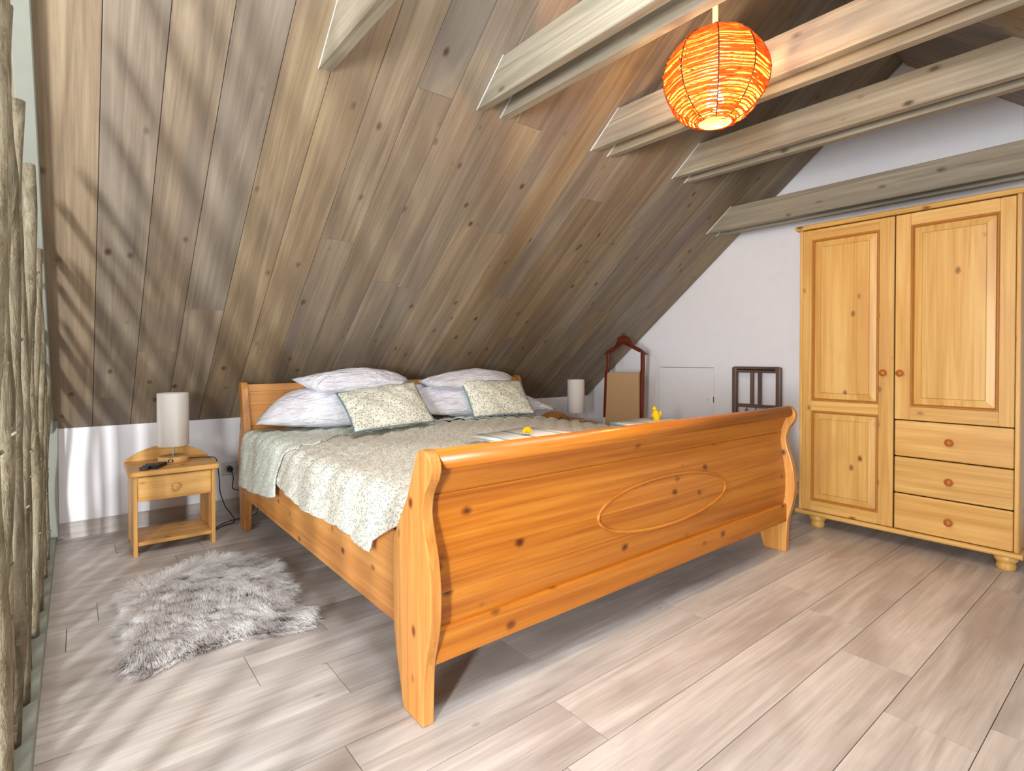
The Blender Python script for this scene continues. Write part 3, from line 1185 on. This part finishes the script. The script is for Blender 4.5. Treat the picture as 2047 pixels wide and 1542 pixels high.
def bedside_lamp(c, label):
    x, y, z = c
    root = thing('bedside_lamp', c, label, 'lamp', 'linen shade bedside lamps')
    b = lathe('base', [(0.0, 0), (0.068, 0), (0.072, 0.003), (0.072, 0.030), (0.069, 0.034), (0.0, 0.034)], c, W_night('x'), root, 'z', 36)
    # socket on the front of the base, turned to the room
    d = Vector((-0.28, -0.96, 0)).normalized()
    sx = Vector((d.y, -d.x, 0))
    o = Vector(c) + d * 0.0712 + Vector((0, 0, 0.017))
    f = []
    for (w_, h_, dep, mt, nm) in ((0.012, 0.0075, 0.0022, M_BLACK, 'usb_socket'), (0.006, 0.003, 0.0030, M_STEEL, 'usb_contact')):
        v = [tuple(o + sx * a + Vector((0, 0, bb)) + d * e) for e in (-0.004, dep) for a, bb in ((-w_, -h_), (w_, -h_), (w_, h_), (-w_, h_))]
        mesh_obj(nm, v, [(0, 1, 2, 3), (7, 6, 5, 4), (0, 4, 5, 1), (1, 5, 6, 2), (2, 6, 7, 3), (3, 7, 4, 0)], mt, b)
    lathe('stem', [(0.010, 0.033), (0.010, 0.037), (0.0055, 0.040), (0.0055, 0.12), (0.012, 0.122), (0.012, 0.17), (0.0, 0.171)], c, M_STEEL, root, 'z', 16)
    r = 0.0735
    lathe('shade', [(r, 0.090), (r + 0.001, 0.091), (r + 0.001, 0.375), (r, 0.376), (r - 0.0015, 0.375), (r - 0.0015, 0.091), (r, 0.090)], c, M_SHADE, root, 'z', 48)
    sp = []
    for k in range(3):
        a = k * 2 * math.pi / 3
        sp.append(tube_geo([(x, y, z + 0.165), (x + (r - 0.001) * math.cos(a), y + (r - 0.001) * math.sin(a), z + 0.165)], 0.0012, 6))
    mesh_obj('shade_spider', *join_geo(*sp), M_STEEL, root)
    return root


bedside_lamp((0.414, 3.46, 0.4305), 'bedside lamp with white linen drum shade beside the two remotes')
bedside_lamp((3.412, 3.34, 0.4305), 'bedside lamp with white linen drum shade beside the valet stand')


def cable(name, pts, r, label, mat_=M_BLACK):
    o = tube(name, smooth_poly(pts, 6, False), r, mat_, None, 7)
    return tag(o, label, 'cable')


cable('lamp_cable', [(0.482, 3.475, 0.440), (0.52, 3.50, 0.436), (0.58, 3.47, 0.436), (0.618, 3.45, 0.428), (0.632, 3.46, 0.36), (0.65, 3.52, 0.28), (0.665, 3.58, 0.20), (0.70, 3.62, 0.10), (0.735, 3.64, 0.045), (0.745, 3.60, 0.008), (0.68, 3.56, 0.005), (0.62, 3.50, 0.005)],
      0.0026, 'thin black cable falling from the near bedside lamp to the floor')
cable('plug_cable', [(0.776, 3.835, 0.275), (0.785, 3.82, 0.24), (0.778, 3.80, 0.20), (0.775, 3.79, 0.17), (0.80, 3.79, 0.155), (0.84, 3.79, 0.14), (0.90, 3.78, 0.08), (0.90, 3.72, 0.006), (0.80, 3.66, 0.005), (0.70, 3.60, 0.012), (0.62, 3.52, 0.005), (0.60, 3.42, 0.005)],
      0.0028, 'thin black cable plugged into the wall socket beside the bed')
cable('coiled_cable', [(3.30, 3.50, 0.4345), (3.27, 3.45, 0.4345), (3.29, 3.42, 0.47), (3.32, 3.42, 0.475), (3.34, 3.44, 0.4345), (3.37, 3.44, 0.4345)], 0.0026, 'looped black cable on the far bedside table')

sock = thing('wall_socket', (0.768, Y_KNEE, 0.286), 'white double wall socket between bedside table and bed', 'socket')
box('frame', (0.725, Y_KNEE - 0.009, 0.243), (0.870, Y_KNEE, 0.327), M_CAULK, sock, 0.004)
for cx in (0.764, 0.832):
    lathe('outlet', [(0.0, -0.004), (0.018, -0.004), (0.0195, -0.0145), (0.0225, -0.0145), (0.0225, 0.0), (0.0, 0.0)], (cx, Y_KNEE - 0.002, 0.285), M_STEEL, sock, 'y', 24)
plug = lathe('plug', [(0.0, 0.0), (0.017, -0.001), (0.0175, -0.020), (0.010, -0.034), (0.0, -0.036)], (0.772, Y_KNEE - 0.007, 0.282), M_BLACK, None, 'y', 18)
tag(plug, 'black plug pushed into the wall socket', 'plug')

# two remote controls
for k, (cx, cy, rz, lab) in enumerate(((0.286, 3.335, 68, 'black remote control on the bedside table, nearer the table corner'), (0.334, 3.345, 62, 'black remote control on the bedside table, nearer the lamp base'))):
    root = thing('remote_control', (cx, cy, 0.4302), lab, 'remote control', 'remotes on the bedside table')
    R = Matrix.Translation((cx, cy, 0.4302)) @ Matrix.Rotation(math.radians(rz), 4, 'Z')
    v, f = box_geo((-0.055, -0.020, 0.0), (0.055, 0.020, 0.017))
    bdy = mesh_obj('body', [tuple(R @ Vector(q)) for q in v], f, M_BLACK, root, False, 0.003, 2)
    for a in range(5):
        for b in range(3):
            px, py = -0.042 + a * 0.020, -0.012 + b * 0.012
            v, f = box_geo((px - 0.006, py - 0.0035, 0.016), (px + 0.006, py + 0.0035, 0.0186))
            mesh_obj('button', [tuple(R @ Vector(q)) for q in v], f, plain('grey_rubber', (92, 92, 96), 0.6), bdy)


# ------------------------------------------------------------------ wardrobe
WX = 3.370
WY0, WY1 = 0.470, 1.445
wd = thing('wardrobe', (WX + 0.29, (WY0 + WY1) / 2, 0), 'yellow pine wardrobe with two panelled doors and three drawers', 'wardrobe')
WD = 0.56
WM = 0.962
box('side_panel', (WX + 0.016, WY0, 0.096), (WX + WD, WY0 + 0.02, 1.752), W_ward('z'), wd, 0.002)
box('side_panel', (WX + 0.016, WY1 - 0.02, 0.096), (WX + WD, WY1, 1.752), W_ward('z'), wd, 0.002)
box('back_panel', (WX + WD - 0.012, WY0 + 0.02, 0.096), (WX + WD, WY1 - 0.02, 1.752), W_ward('z'), wd, 0)
box('divider', (WX + 0.03, WM - 0.009, 0.096), (WX + WD - 0.012, WM + 0.009, 1.752), M_DARK, wd, 0)
prism('base_board', [(WX - 0.014, 0.078), (WX - 0.008, 0.070), (WX + WD, 0.070), (WX + WD, 0.096), (WX - 0.006, 0.096), (WX - 0.014, 0.088)], 'y', WY0 - 0.016, WY1 + 0.016, W_ward('y'), wd, 0.003)
prism('cornice', [(WX - 0.020, 1.764), (WX - 0.012, 1.752), (WX + WD, 1.752), (WX + WD, 1.778), (WX - 0.014, 1.778), (WX - 0.020, 1.772)], 'y', WY0 - 0.020, WY1 + 0.020, W_ward('y'), wd, 0.003)
box('stile', (WX + 0.002, WY1 - 0.018, 0.096), (WX + 0.016, WY1, 1.752), W_ward('z'), wd, 0.003)
box('stile', (WX + 0.002, WY0, 0.096), (WX + 0.016, WY0 + 0.018, 1.752), W_ward('z'), wd, 0.003)
foot_prof = [(0.0, 0.0), (0.030, 0.0), (0.034, 0.004), (0.038, 0.020), (0.034, 0.034), (0.037, 0.040), (0.044, 0.048), (0.046, 0.058), (0.042, 0.070), (0.0, 0.070)]
for fx in (WX + 0.045, WX + WD - 0.06):
    for fy in (WY0 + 0.050, WY1 - 0.092):
        lathe('foot', foot_prof, (fx, fy, 0), W_ward('z'), wd, 'z', 24)


def raised_panel(y0, y1, z0, z1, xf, parent):
    """field panel with a bevelled edge, in a frame opening"""
    b = 0.034
    V = [(xf + 0.012, y0, z0), (xf + 0.012, y1, z0), (xf + 0.012, y1, z1), (xf + 0.012, y0, z1),
         (xf + 0.0065, y0 + b, z0 + b), (xf + 0.0065, y1 - b, z0 + b), (xf + 0.0065, y1 - b, z1 - b), (xf + 0.0065, y0 + b, z1 - b)]
    c = 0.0035
    W_ = [(xf + 0.0015, y0 + b + c, z0 + b + c), (xf + 0.0015, y1 - b - c, z0 + b + c), (xf + 0.0015, y1 - b - c, z1 - b - c), (xf + 0.0015, y0 + b + c, z1 - b - c)]
    F = [(0, 1, 5, 4), (1, 2, 6, 5), (2, 3, 7, 6), (3, 0, 4, 7), (4, 5, 9, 8), (5, 6, 10, 9), (6, 7, 11, 10), (7, 4, 8, 11), (8, 9, 10, 11)]
    return mesh_obj('panel', V + W_, F, W_ward('z'), parent)


def moulding(y0, y1, z0, z1, xf, parent):
    """ovolo moulding that runs round a panel opening"""
    prof = [(0.0, 0.0), (-0.0025, 0.003), (-0.0025, 0.007), (0.004, 0.011), (0.010, 0.014)]
    V, F = [], []
    n = len(prof)
    for dx, d in prof:
        V += [(xf + dx, y0 + d, z0 + d), (xf + dx, y1 - d, z0 + d), (xf + dx, y1 - d, z1 - d), (xf + dx, y0 + d, z1 - d)]
    for i in range(n - 1):
        for k in range(4):
            F.append((4 * i + k, 4 * i + (k + 1) % 4, 4 * i + 4 + (k + 1) % 4, 4 * i + 4 + k))
    return mesh_obj('moulding', V, F, M_GROOVE, parent)


def knob(y, z, parent, xf=WX):
    lathe('knob', [(0.008, 0.0), (0.0075, -0.008), (0.013, -0.012), (0.0175, -0.018), (0.018, -0.024), (0.013, -0.031), (0.0, -0.034)], (xf, y, z), plain('turned_knob', (176, 98, 40), 0.3, 0.5), parent, 'x', 20)


def door(y0, y1, z0, z1, openings, knob_y, swing_label=None):
    """frame and panel door; openings: list of (ya, yb, za, zb)"""
    ya = openings[0][0]
    yb = openings[0][1]
    d = box('door', (WX, y0, z0), (WX + 0.018, ya, z1), W_ward('z'), wd, 0.002)
    box('stile', (WX, yb, z0), (WX + 0.018, y1, z1), W_ward('z'), d, 0.002)
    zs = [z0] + [q for o_ in openings for q in (o_[2], o_[3])] + [z1]
    for a, b in zip(zs[::2], zs[1::2]):
        box('rail', (WX + 0.0004, ya, a), (WX + 0.018, yb, b), W_ward('y'), d, 0.001)
    for (a, b, c, e) in openings:
        moulding(a, b, c, e, WX, d)
        raised_panel(a + 0.012, b - 0.012, c + 0.012, e - 0.012, WX, d)
    knob(knob_y, 0.918, d)
    return d


door(WM + 0.003, WY1 - 0.020, 0.099, 1.746, [(1.034, 1.376, 0.160, 0.690), (1.034, 1.376, 0.748, 1.688)], 1.008)
door(WY0 + 0.020, WM - 0.003, 0.676, 1.746, [(0.546, 0.892, 0.745, 1.684)], 0.932)
for z0, z1, kz in ((0.484, 0.671, 0.578), (0.291, 0.479, 0.382), (0.099, 0.286, 0.182)):
    dr = box('drawer', (WX, WY0 + 0.020, z0), (WX + 0.018, WM - 0.003, z1), W_ward('y'), wd, 0.006, 2)
    knob(0.725, kz, dr)

# ------------------------------------------------------------------ pendant lamp
PC = Vector((1.903, 1.13, 2.062))
RH, RV = 0.190, 0.178
pend = thing('pendant_lamp', tuple(PC), 'glowing orange raffia globe pendant hanging between the tie beams', 'pendant lamp')
R = np.random.default_rng(23)
NR = 9
hole = 0.062
th_b = math.acos(-math.sqrt(1 - (hole / RH) ** 2))
th_t = math.acos(math.sqrt(1 - (0.045 / RH) ** 2))
rib_a = [2 * math.pi * k / NR + 0.25 for k in range(NR)]


def on_globe(th, a, k=1.0):
    return PC + Vector((RH * k * math.sin(th) * math.cos(a), RH * k * math.sin(th) * math.sin(a), RV * k * math.cos(th)))


gs = []
NL = 42
for k in range(NR):
    a0 = rib_a[k]
    a1 = a0 + 2 * math.pi / NR
    for i in range(NL):
        th = th_t + (th_b - th_t) * (i + 0.5 + R.uniform(-0.25, 0.25)) / NL
        tl = R.normal(0, 0.012)
        rr = 0.0053 * R.uniform(0.5, 1.3)
        pts = []
        for q in (0, 0.33, 0.67, 1):
            a = a0 + (a1 - a0) * q
            bow = 1 - 0.05 * math.sin(math.pi * q) * math.sin(th) + R.normal(0, 0.006)
            pts.append(on_globe(th + tl * (q - 0.5) + R.normal(0, 0.008), a, bow))
        gs.append(tube_geo(pts, [rr * R.uniform(0.7, 1.1) for _ in pts], 5, False))
sh = mesh_obj('raffia_weave', *join_geo(*gs), M_RAFFIA, pend, True)
sh['kind'] = 'stuff'
M_WIRE = plain('dark_wire', (58, 34, 22), 0.6)
for a in rib_a:
    tube('rib', [on_globe(t, a, 1.012) for t in np.linspace(th_t, th_b, 22)], 0.0024, M_WIRE, pend, 6)
for th, nm in ((th_t, 'ring'), (th_b, 'ring')):
    tube(nm, [on_globe(th, 2 * math.pi * q / 36, 1.0) for q in range(37)], 0.0030, M_RAFFIA, pend, 6)
tube('cord_cover', [PC + Vector((0, 0, 0.13)), PC + Vector((0, 0, 0.4)), Vector((PC.x, PC.y, Z_RIDGE - 0.02))], 0.0105, plain('cream_plastic', (238, 214, 180), 0.5), pend, 12)
lathe('ceiling_rose', [(0.0, 0.0), (0.05, 0.0), (0.05, -0.02), (0.02, -0.05), (0.0, -0.05)], (PC.x, PC.y, Z_RIDGE - 0.03), M_CAULK, pend, 'z', 24)
lathe('lamp_holder', [(0.0, 0.14), (0.018, 0.14), (0.02, -0.025), (0.0, -0.025)], tuple(PC), M_CAULK, pend, 'z', 16)
lathe('bulb', [(0.0, 0.066), (0.013, 0.060), (0.016, 0.045), (0.030, 0.012), (0.032, -0.004), (0.024, -0.024), (0.0, -0.034)], tuple(PC + Vector((0, 0, -0.095))), emit('glowing_bulb', (255, 216, 160), 1300), pend, 'z', 20)

# ------------------------------------------------------------------ branch screen
scr = thing('branch_screen', (-0.115, 2.3, 0), 'room divider of upright bark covered branches in a grey frame', 'room divider')
Y_END = 0.80
box('floor_rail', (-0.150, Y_END, 0.0), (-0.086, 3.852, 0.030), M_GREY, scr, 0.003)
box('floor_batten', (-0.170, Y_END, 0.030), (-0.138, 3.80, 0.055), M_GREY, scr, 0.003)
box('wall_post', (-0.140, 3.800, 0.030), (-0.074, 3.853, 0.66), M_GREY, scr, 0.003)
ytop = 0.95
a = [(3.87 - 0.02, Z_KNEE + 0.02 * T - 0.002), (Y_RIDGE + 0.02, Z_RIDGE - 0.02 * T - 0.002), (Y_RIDGE + 0.02, Z_RIDGE - 0.02 * T - 0.075), (3.87 - 0.02, Z_KNEE + 0.02 * T - 0.075)]
prism('roof_batten', a, 'x', -0.142, -0.092, M_GREY, scr, 0.003)
box('end_post', (-0.145, Y_END - 0.05, 0.0), (-0.088, Y_END, 2.05), M_GREY, scr, 0.003)
R = np.random.default_rng(5)
branches = [  # base y, lean along y, top z (under the roof), base radius, x
    (0.90, 0.02, 2.2, 0.018, -0.12), (1.10, -0.02, 2.1, 0.018, -0.125), (1.30, 0.03, 2.2, 0.020, -0.118), (1.47, 0.0, 2.0, 0.017, -0.13), (1.63, 0.01, 2.1, 0.019, -0.135),
    (1.72, 0.03, 1.00, 0.017, -0.150), (1.825, 0.02, 1.87, 0.0215, -0.134), (1.93, -0.02, 0.9, 0.014, -0.150), (2.035, 0.03, 1.72, 0.0210, -0.130), (2.14, 0.02, 1.45, 0.015, -0.148),
    (2.24, 0.10, 1.62, 0.020, -0.131), (2.37, 0.02, 1.40, 0.016, -0.150), (2.50, 0.04, 1.55, 0.0200, -0.127), (2.62, 0.02, 1.35, 0.016, -0.146), (2.74, 0.05, 1.42, 0.0195, -0.122),
    (2.88, 0.02, 1.30, 0.016, -0.126), (3.00, 0.02, 1.15, 0.015, -0.142), (3.14, 0.03, 1.15, 0.019, -0.120), (3.28, 0.02, 1.0, 0.015, -0.136), (3.41, 0.03, 0.96, 0.017, -0.120), (3.64, 0.0, 0.74, 0.012, -0.124)]
for (y, lean, zt, r, x) in branches:
    zt = min(zt, Z_KNEE + (Y_KNEE - y - max(lean, 0)) * T - 0.06)
    n = 22
    ph = R.uniform(0, 6.28, 6)
    pts, rad = [], []
    z0 = 0.031 if x > -0.137 else 0.056
    for i in range(n + 1):
        t = i / n
        z = z0 + (zt - z0) * t
        wy = 0.016 * math.sin(3.0 * z + ph[0]) + 0.009 * math.sin(6.5 * z + ph[1]) + 0.004 * math.sin(15 * z + ph[2])
        wx = 0.008 * math.sin(2.6 * z + ph[3]) + 0.005 * math.sin(7 * z + ph[4])
        pts.append((x + 0.012 * min(1, z / 1.5) + wx * min(1, 3 * t + 0.1), y + lean * t + wy * min(1, 3 * t + 0.1), z))
        rr = r * (1.12 - 0.30 * t) * (1 + 0.07 * math.sin(11 * z + ph[5]))
        if i % 7 == 3:
            rr *= 1.16
        rad.append(rr)
    b = tube('branch', pts, rad, M_BARK, scr, 10)
    for q in range(4):
        i = int(R.integers(3, n - 2))
        p0 = Vector(pts[i])
        an = R.uniform(-1.2, 1.2)
        d = Vector((math.cos(an), math.sin(an), 0.6)).normalized()
        tube('twig_stub', [p0 + d * rad[i] * 0.7, p0 + d * (rad[i] + 0.004), p0 + d * (rad[i] + R.uniform(0.007, 0.014))], [0.0046, 0.0038, 0.003], M_BARK, b, 6)

# ------------------------------------------------------------------ valet stand and chair at the gable
val = thing('valet_stand', (3.72, 3.05, 0), 'red brown wooden valet stand with tan fabric panel by the gable', 'valet stand')
VX = 3.72
VK = VX / 3.93


def vq(p):
    return (p[0] * VK, 1 + (p[1] - 1) * VK)


hang = [(3.470, 1.022), (3.415, 1.072), (3.326, 1.112), (3.305, 1.150), (3.292, 1.185), (3.24, 1.205), (3.188, 1.185), (3.165, 1.150), (3.137, 1.115), (3.045, 1.075), (2.968, 1.022), (3.020, 1.040), (3.06, 1.052), (3.238, 1.128), (3.40, 1.038)]
prism('hanger', [vq(q) for q in hang], 'x', VX - 0.022, VX + 0.022, W_mahog('y'), val, 0.005, 2)
lathe('hanger_knob', [(0.0, -0.012), (0.012, -0.008), (0.014, 0.0), (0.010, 0.010), (0.0, 0.014)], (VX, 3.24 * VK, 1.20), W_mahog('z'), val, 'z', 14)
for s_, yt, ym, yb in ((1, 3.423, 3.455, 3.475), (-1, 3.022, 3.040, 3.035)):
    V, F = [], []
    prof = [(yt, 1.045, 0.014), (yt, 0.90, 0.014), ((yt + ym) / 2, 0.86, 0.017), (ym, 0.50, 0.017), (yb, 0.10, 0.017), (yb, 0.0, 0.018)]
    for (yy, zz, hw) in prof:
        yy *= VK
        V += [(VX - 0.016, yy - hw, zz), (VX + 0.016, yy - hw, zz), (VX + 0.016, yy + hw, zz), (VX - 0.016, yy + hw, zz)]
    for i in range(len(prof) - 1):
        for k in range(4):
            F.append((4 * i + k, 4 * i + (k + 1) % 4, 4 * i + 4 + (k + 1) % 4, 4 * i + 4 + k))
    F += [(0, 1, 2, 3), (len(V) - 4, len(V) - 3, len(V) - 2, len(V) - 1)]
    mesh_obj('post', V, F, W_mahog('z'), val, False, 0.004)
prism('press_board', [vq(q) for q in [(3.035, 0.20), (3.035, 0.862), (3.055, 0.868), (3.378, 0.862), (3.392, 0.852), (3.425, 0.20)]], 'x', VX - 0.050, VX - 0.018, M_BURLAP, val, 0.006, 2)
box('clip', (VX - 0.058, 3.415 * VK, 0.34), (VX - 0.030, 3.440 * VK, 0.465), M_CAULK, val, 0.003)
for yy in (3.035 * VK, 3.475 * VK):
    box('foot', (VX - 0.10, yy - 0.02, 0.0), (VX + 0.16, yy + 0.02, 0.03), W_mahog('x'), val, 0.006, 2)
box('cross_bar', (VX - 0.012, 3.052 * VK, 0.10), (VX + 0.012, 3.458 * VK, 0.14), W_mahog('y'), val, 0.004)

ch = thing('wooden_chair', (3.85, 2.05, 0), 'dark wooden chair with slatted open back against the gable wall', 'chair')
CX = 4.05
cy0, cy1 = 1.862, 2.240
cm = (cy0 + cy1) / 2
for yy in (cy0, cy1 - 0.036):
    box('back_post', (CX - 0.018, yy, 0.0), (CX + 0.018, yy + 0.036, 0.925), W_dark('z'), ch, 0.006, 2)
box('top_rail', (CX - 0.016, cy0 + 0.010, 0.884), (CX + 0.016, cy1 - 0.010, 0.930), W_dark('y'), ch, 0.007, 2)
box('rail_groove', (CX - 0.0175, cy0 + 0.040, 0.902), (CX - 0.015, cy1 - 0.040, 0.910), M_DARK, ch, 0)
for yy in (2.084, 2.024):
    box('back_slat', (CX - 0.007, yy - 0.014, 0.640), (CX + 0.007, yy + 0.014, 0.886), W_dark('z'), ch, 0.003)
box('middle_rail', (CX - 0.013, cy0 + 0.034, 0.616), (CX + 0.013, cy1 - 0.034, 0.642), W_dark('y'), ch, 0.003)
for yy in (2.129, 2.054, 1.979):
    lathe('spindle', [(0.004, 0.618), (0.004, 0.606), (0.009, 0.596), (0.011, 0.588), (0.006, 0.576), (0.005, 0.52), (0.005, 0.50)], (CX, yy, 0), W_dark('z'), ch, 'z', 12)
box('lower_rail', (CX - 0.013, cy0 + 0.034, 0.470), (CX + 0.013, cy1 - 0.034, 0.505), W_dark('y'), ch, 0.003)
box('seat', (CX - 0.40, cy0 - 0.02, 0.430), (CX - 0.016, cy1 + 0.02, 0.455), W_dark('y'), ch, 0.008, 2)
for yy in (cy0, cy1 - 0.036):
    box('leg', (CX - 0.38, yy, 0.0), (CX - 0.344, yy + 0.036, 0.432), W_dark('z'), ch, 0.004)
    box('stretcher', (CX - 0.345, yy + 0.008, 0.16), (CX - 0.017, yy + 0.028, 0.19), W_dark('x'), ch, 0.003)

# ------------------------------------------------------------------ sheepskin rug
rug = thing('sheepskin_rug', (0.43, 2.45, 0), 'shaggy grey white sheepskin rug on the floor beside the bed', 'rug')
outl = [(0.07, 2.10), (0.13, 1.99), (0.254, 2.03), (0.399, 2.06), (0.539, 2.005), (0.632, 1.97), (0.700, 1.985), (0.725, 2.06), (0.715, 2.14), (0.672, 2.195), (0.71, 2.27), (0.742, 2.37),
        (0.732, 2.45), (0.715, 2.51), (0.745, 2.60), (0.735, 2.72), (0.68, 2.82), (0.60, 2.92), (0.504, 2.98), (0.371, 2.93), (0.235, 2.86), (0.137, 2.78), (0.105, 2.687), (0.125, 2.52),
        (0.085, 2.44), (0.096, 2.33), (0.105, 2.245)]
OUT = np.array(smooth_poly([(0.43 + (q[0] - 0.43) * 0.93 + 0.008, 2.46 + (q[1] - 2.45) * 0.95) for q in outl], 4))


def inside(P):
    x, y = P[:, 0], P[:, 1]
    res = np.zeros(len(P), bool)
    n = len(OUT)
    j = n - 1
    for i in range(n):
        xi, yi = OUT[i]
        xj, yj = OUT[j]
        cond = ((yi > y) != (yj > y)) & (x < (xj - xi) * (y - yi) / (yj - yi + 1e-12) + xi)
        res ^= cond
        j = i
    return res


def edge_dist(P):
    d = np.full(len(P), 9.0)
    for i in range(len(OUT)):
        a, b = OUT[i], OUT[(i + 1) % len(OUT)]
        ab = b - a
        t = np.clip(((P - a) @ ab) / (ab @ ab), 0, 1)
        d = np.minimum(d, np.linalg.norm(P - (a + t[:, None] * ab), axis=1))
    return d


skin_h = 0.016
mesh_obj('hide', *prism_geo([(0.43 + (p[0] - 0.43) * 0.96, 2.45 + (p[1] - 2.45) * 0.96) for p in OUT], 'z', 0.001, 0.006), plain('hide_leather', (176, 160, 148), 0.9, noise=0.1), rug)
NS = 34000
P = rng.uniform([0.04, 1.95], [0.80, 3.02], (NS * 2, 2))
P = P[inside(P)][:NS]
ed = edge_dist(P)
ns = len(P)
clump = np.round(P / 0.042 + rng.normal(0, 0.30, P.shape)) * 0.042
ch1 = np.sin(clump[:, 0] * 311.7 + clump[:, 1] * 127.1) * 43758.5
ch1 -= np.floor(ch1)
ch2 = np.sin(clump[:, 0] * 269.5 + clump[:, 1] * 183.3) * 24634.6
ch2 -= np.floor(ch2)
cen = np.array([0.44, 2.55])
rad = P - cen
ang = np.arctan2(rad[:, 1], rad[:, 0]) + (ch1 - 0.5) * 1.0 + rng.normal(0, 0.16, ns)
wr_ = np.clip(1 - ed / 0.14, 0.12, 1)[:, None]
main = np.stack([0.30 + 0.5 * np.sin(P[:, 1] * 9 + P[:, 0] * 4) + (ch1 - 0.5) * 0.5, -0.9 + 0.25 * (ch2 - 0.5)], 1) + rng.normal(0, 0.07, (ns, 2))
flow = np.stack([np.cos(ang), np.sin(ang)], 1) * wr_ + main * (1 - wr_)
flow /= np.linalg.norm(flow, axis=1)[:, None]
Ln = (0.055 + 0.030 * ch2) * rng.uniform(0.8, 1.2, ns)
Ln *= np.clip(ed / 0.03, 0.6, 1)
base_z = 0.005 + np.clip(ed / 0.06, 0, 1) * 0.010
tip = flow * Ln[:, None] * 0.85 + (clump - P) * 0.35
lift = Ln * (0.42 + 0.22 * (ch2 - 0.5)) * np.clip(ed / 0.02, 0.5, 1)
segs = [(0.0, 0.0, 1.0), (0.38, 0.72, 0.85), (0.75, 1.0, 0.55), (1.0, 0.84, 0.08)]
per = np.stack([-flow[:, 1], flow[:, 0]], 1)
tw = rng.uniform(-0.6, 0.6, ns)
wd_ = 0.0010 * rng.uniform(0.7, 1.3, ns)
verts = np.zeros((ns, 8, 3))
for q, (a_, h_, w_) in enumerate(segs):
    c = P + tip * a_
    z = base_z + lift * h_
    for sgn, k in ((-1, 0), (1, 1)):
        verts[:, 2 * q + k, :2] = c + sgn * per * (wd_ * w_)[:, None]
        verts[:, 2 * q + k, 2] = np.maximum(z + sgn * wd_ * w_ * tw, 0.003)
faces = np.zeros((ns, 3, 4), int)
for q in range(3):
    faces[:, q] = np.array([2 * q, 2 * q + 1, 2 * q + 3, 2 * q + 2])
faces += (np.arange(ns) * 8)[:, None, None]
me = D.meshes.new('wool')
me.from_pydata(verts.reshape(-1, 3).tolist(), [], faces.reshape(-1, 4).tolist())
# natural colouring of the fleece: pale crown, brown streaks towards the lower flank and the legs
big = np.sin(P[:, 0] * 23 + np.sin(P[:, 1] * 17) * 1.5) * np.sin(P[:, 1] * 21 + P[:, 0] * 9)
brown = np.clip(0.30 + 0.34 * big + 0.75 * (ch1 - 0.55), 0, 1)
flank = np.clip((2.24 - P[:, 1]) / 0.14, 0, 1)
patch = np.exp(-(((P[:, 0] - 0.60) / 0.09) ** 2 + ((P[:, 1] - 2.74) / 0.06) ** 2))
brown = np.clip(brown * (0.40 + 0.95 * flank) + 0.9 * patch, 0, 1)
pale = np.array([0.985, 0.975, 0.97])
dk = np.array([0.26, 0.20, 0.175])
root_c = pale * (1 - 0.7 * brown[:, None]) + dk * 0.7 * brown[:, None]
tip_c = pale * (1 - 0.15 * brown[:, None]) + dk * 0.15 * brown[:, None]
cols = np.ones((ns, 8, 4))
for q in range(4):
    t = q / 3
    cc = root_c * (1 - t) + tip_c * t
    cols[:, 2 * q, :3] = cc
    cols[:, 2 * q + 1, :3] = cc
ca = me.color_attributes.new('wool', 'FLOAT_COLOR', 'POINT')
ca.data.foreach_set('color', cols.reshape(-1))
me.materials.append(fur_mat())
wool = link(D.objects.new('wool', me), rug)
wool['kind'] = 'stuff'

bpy.context.view_layer.update()
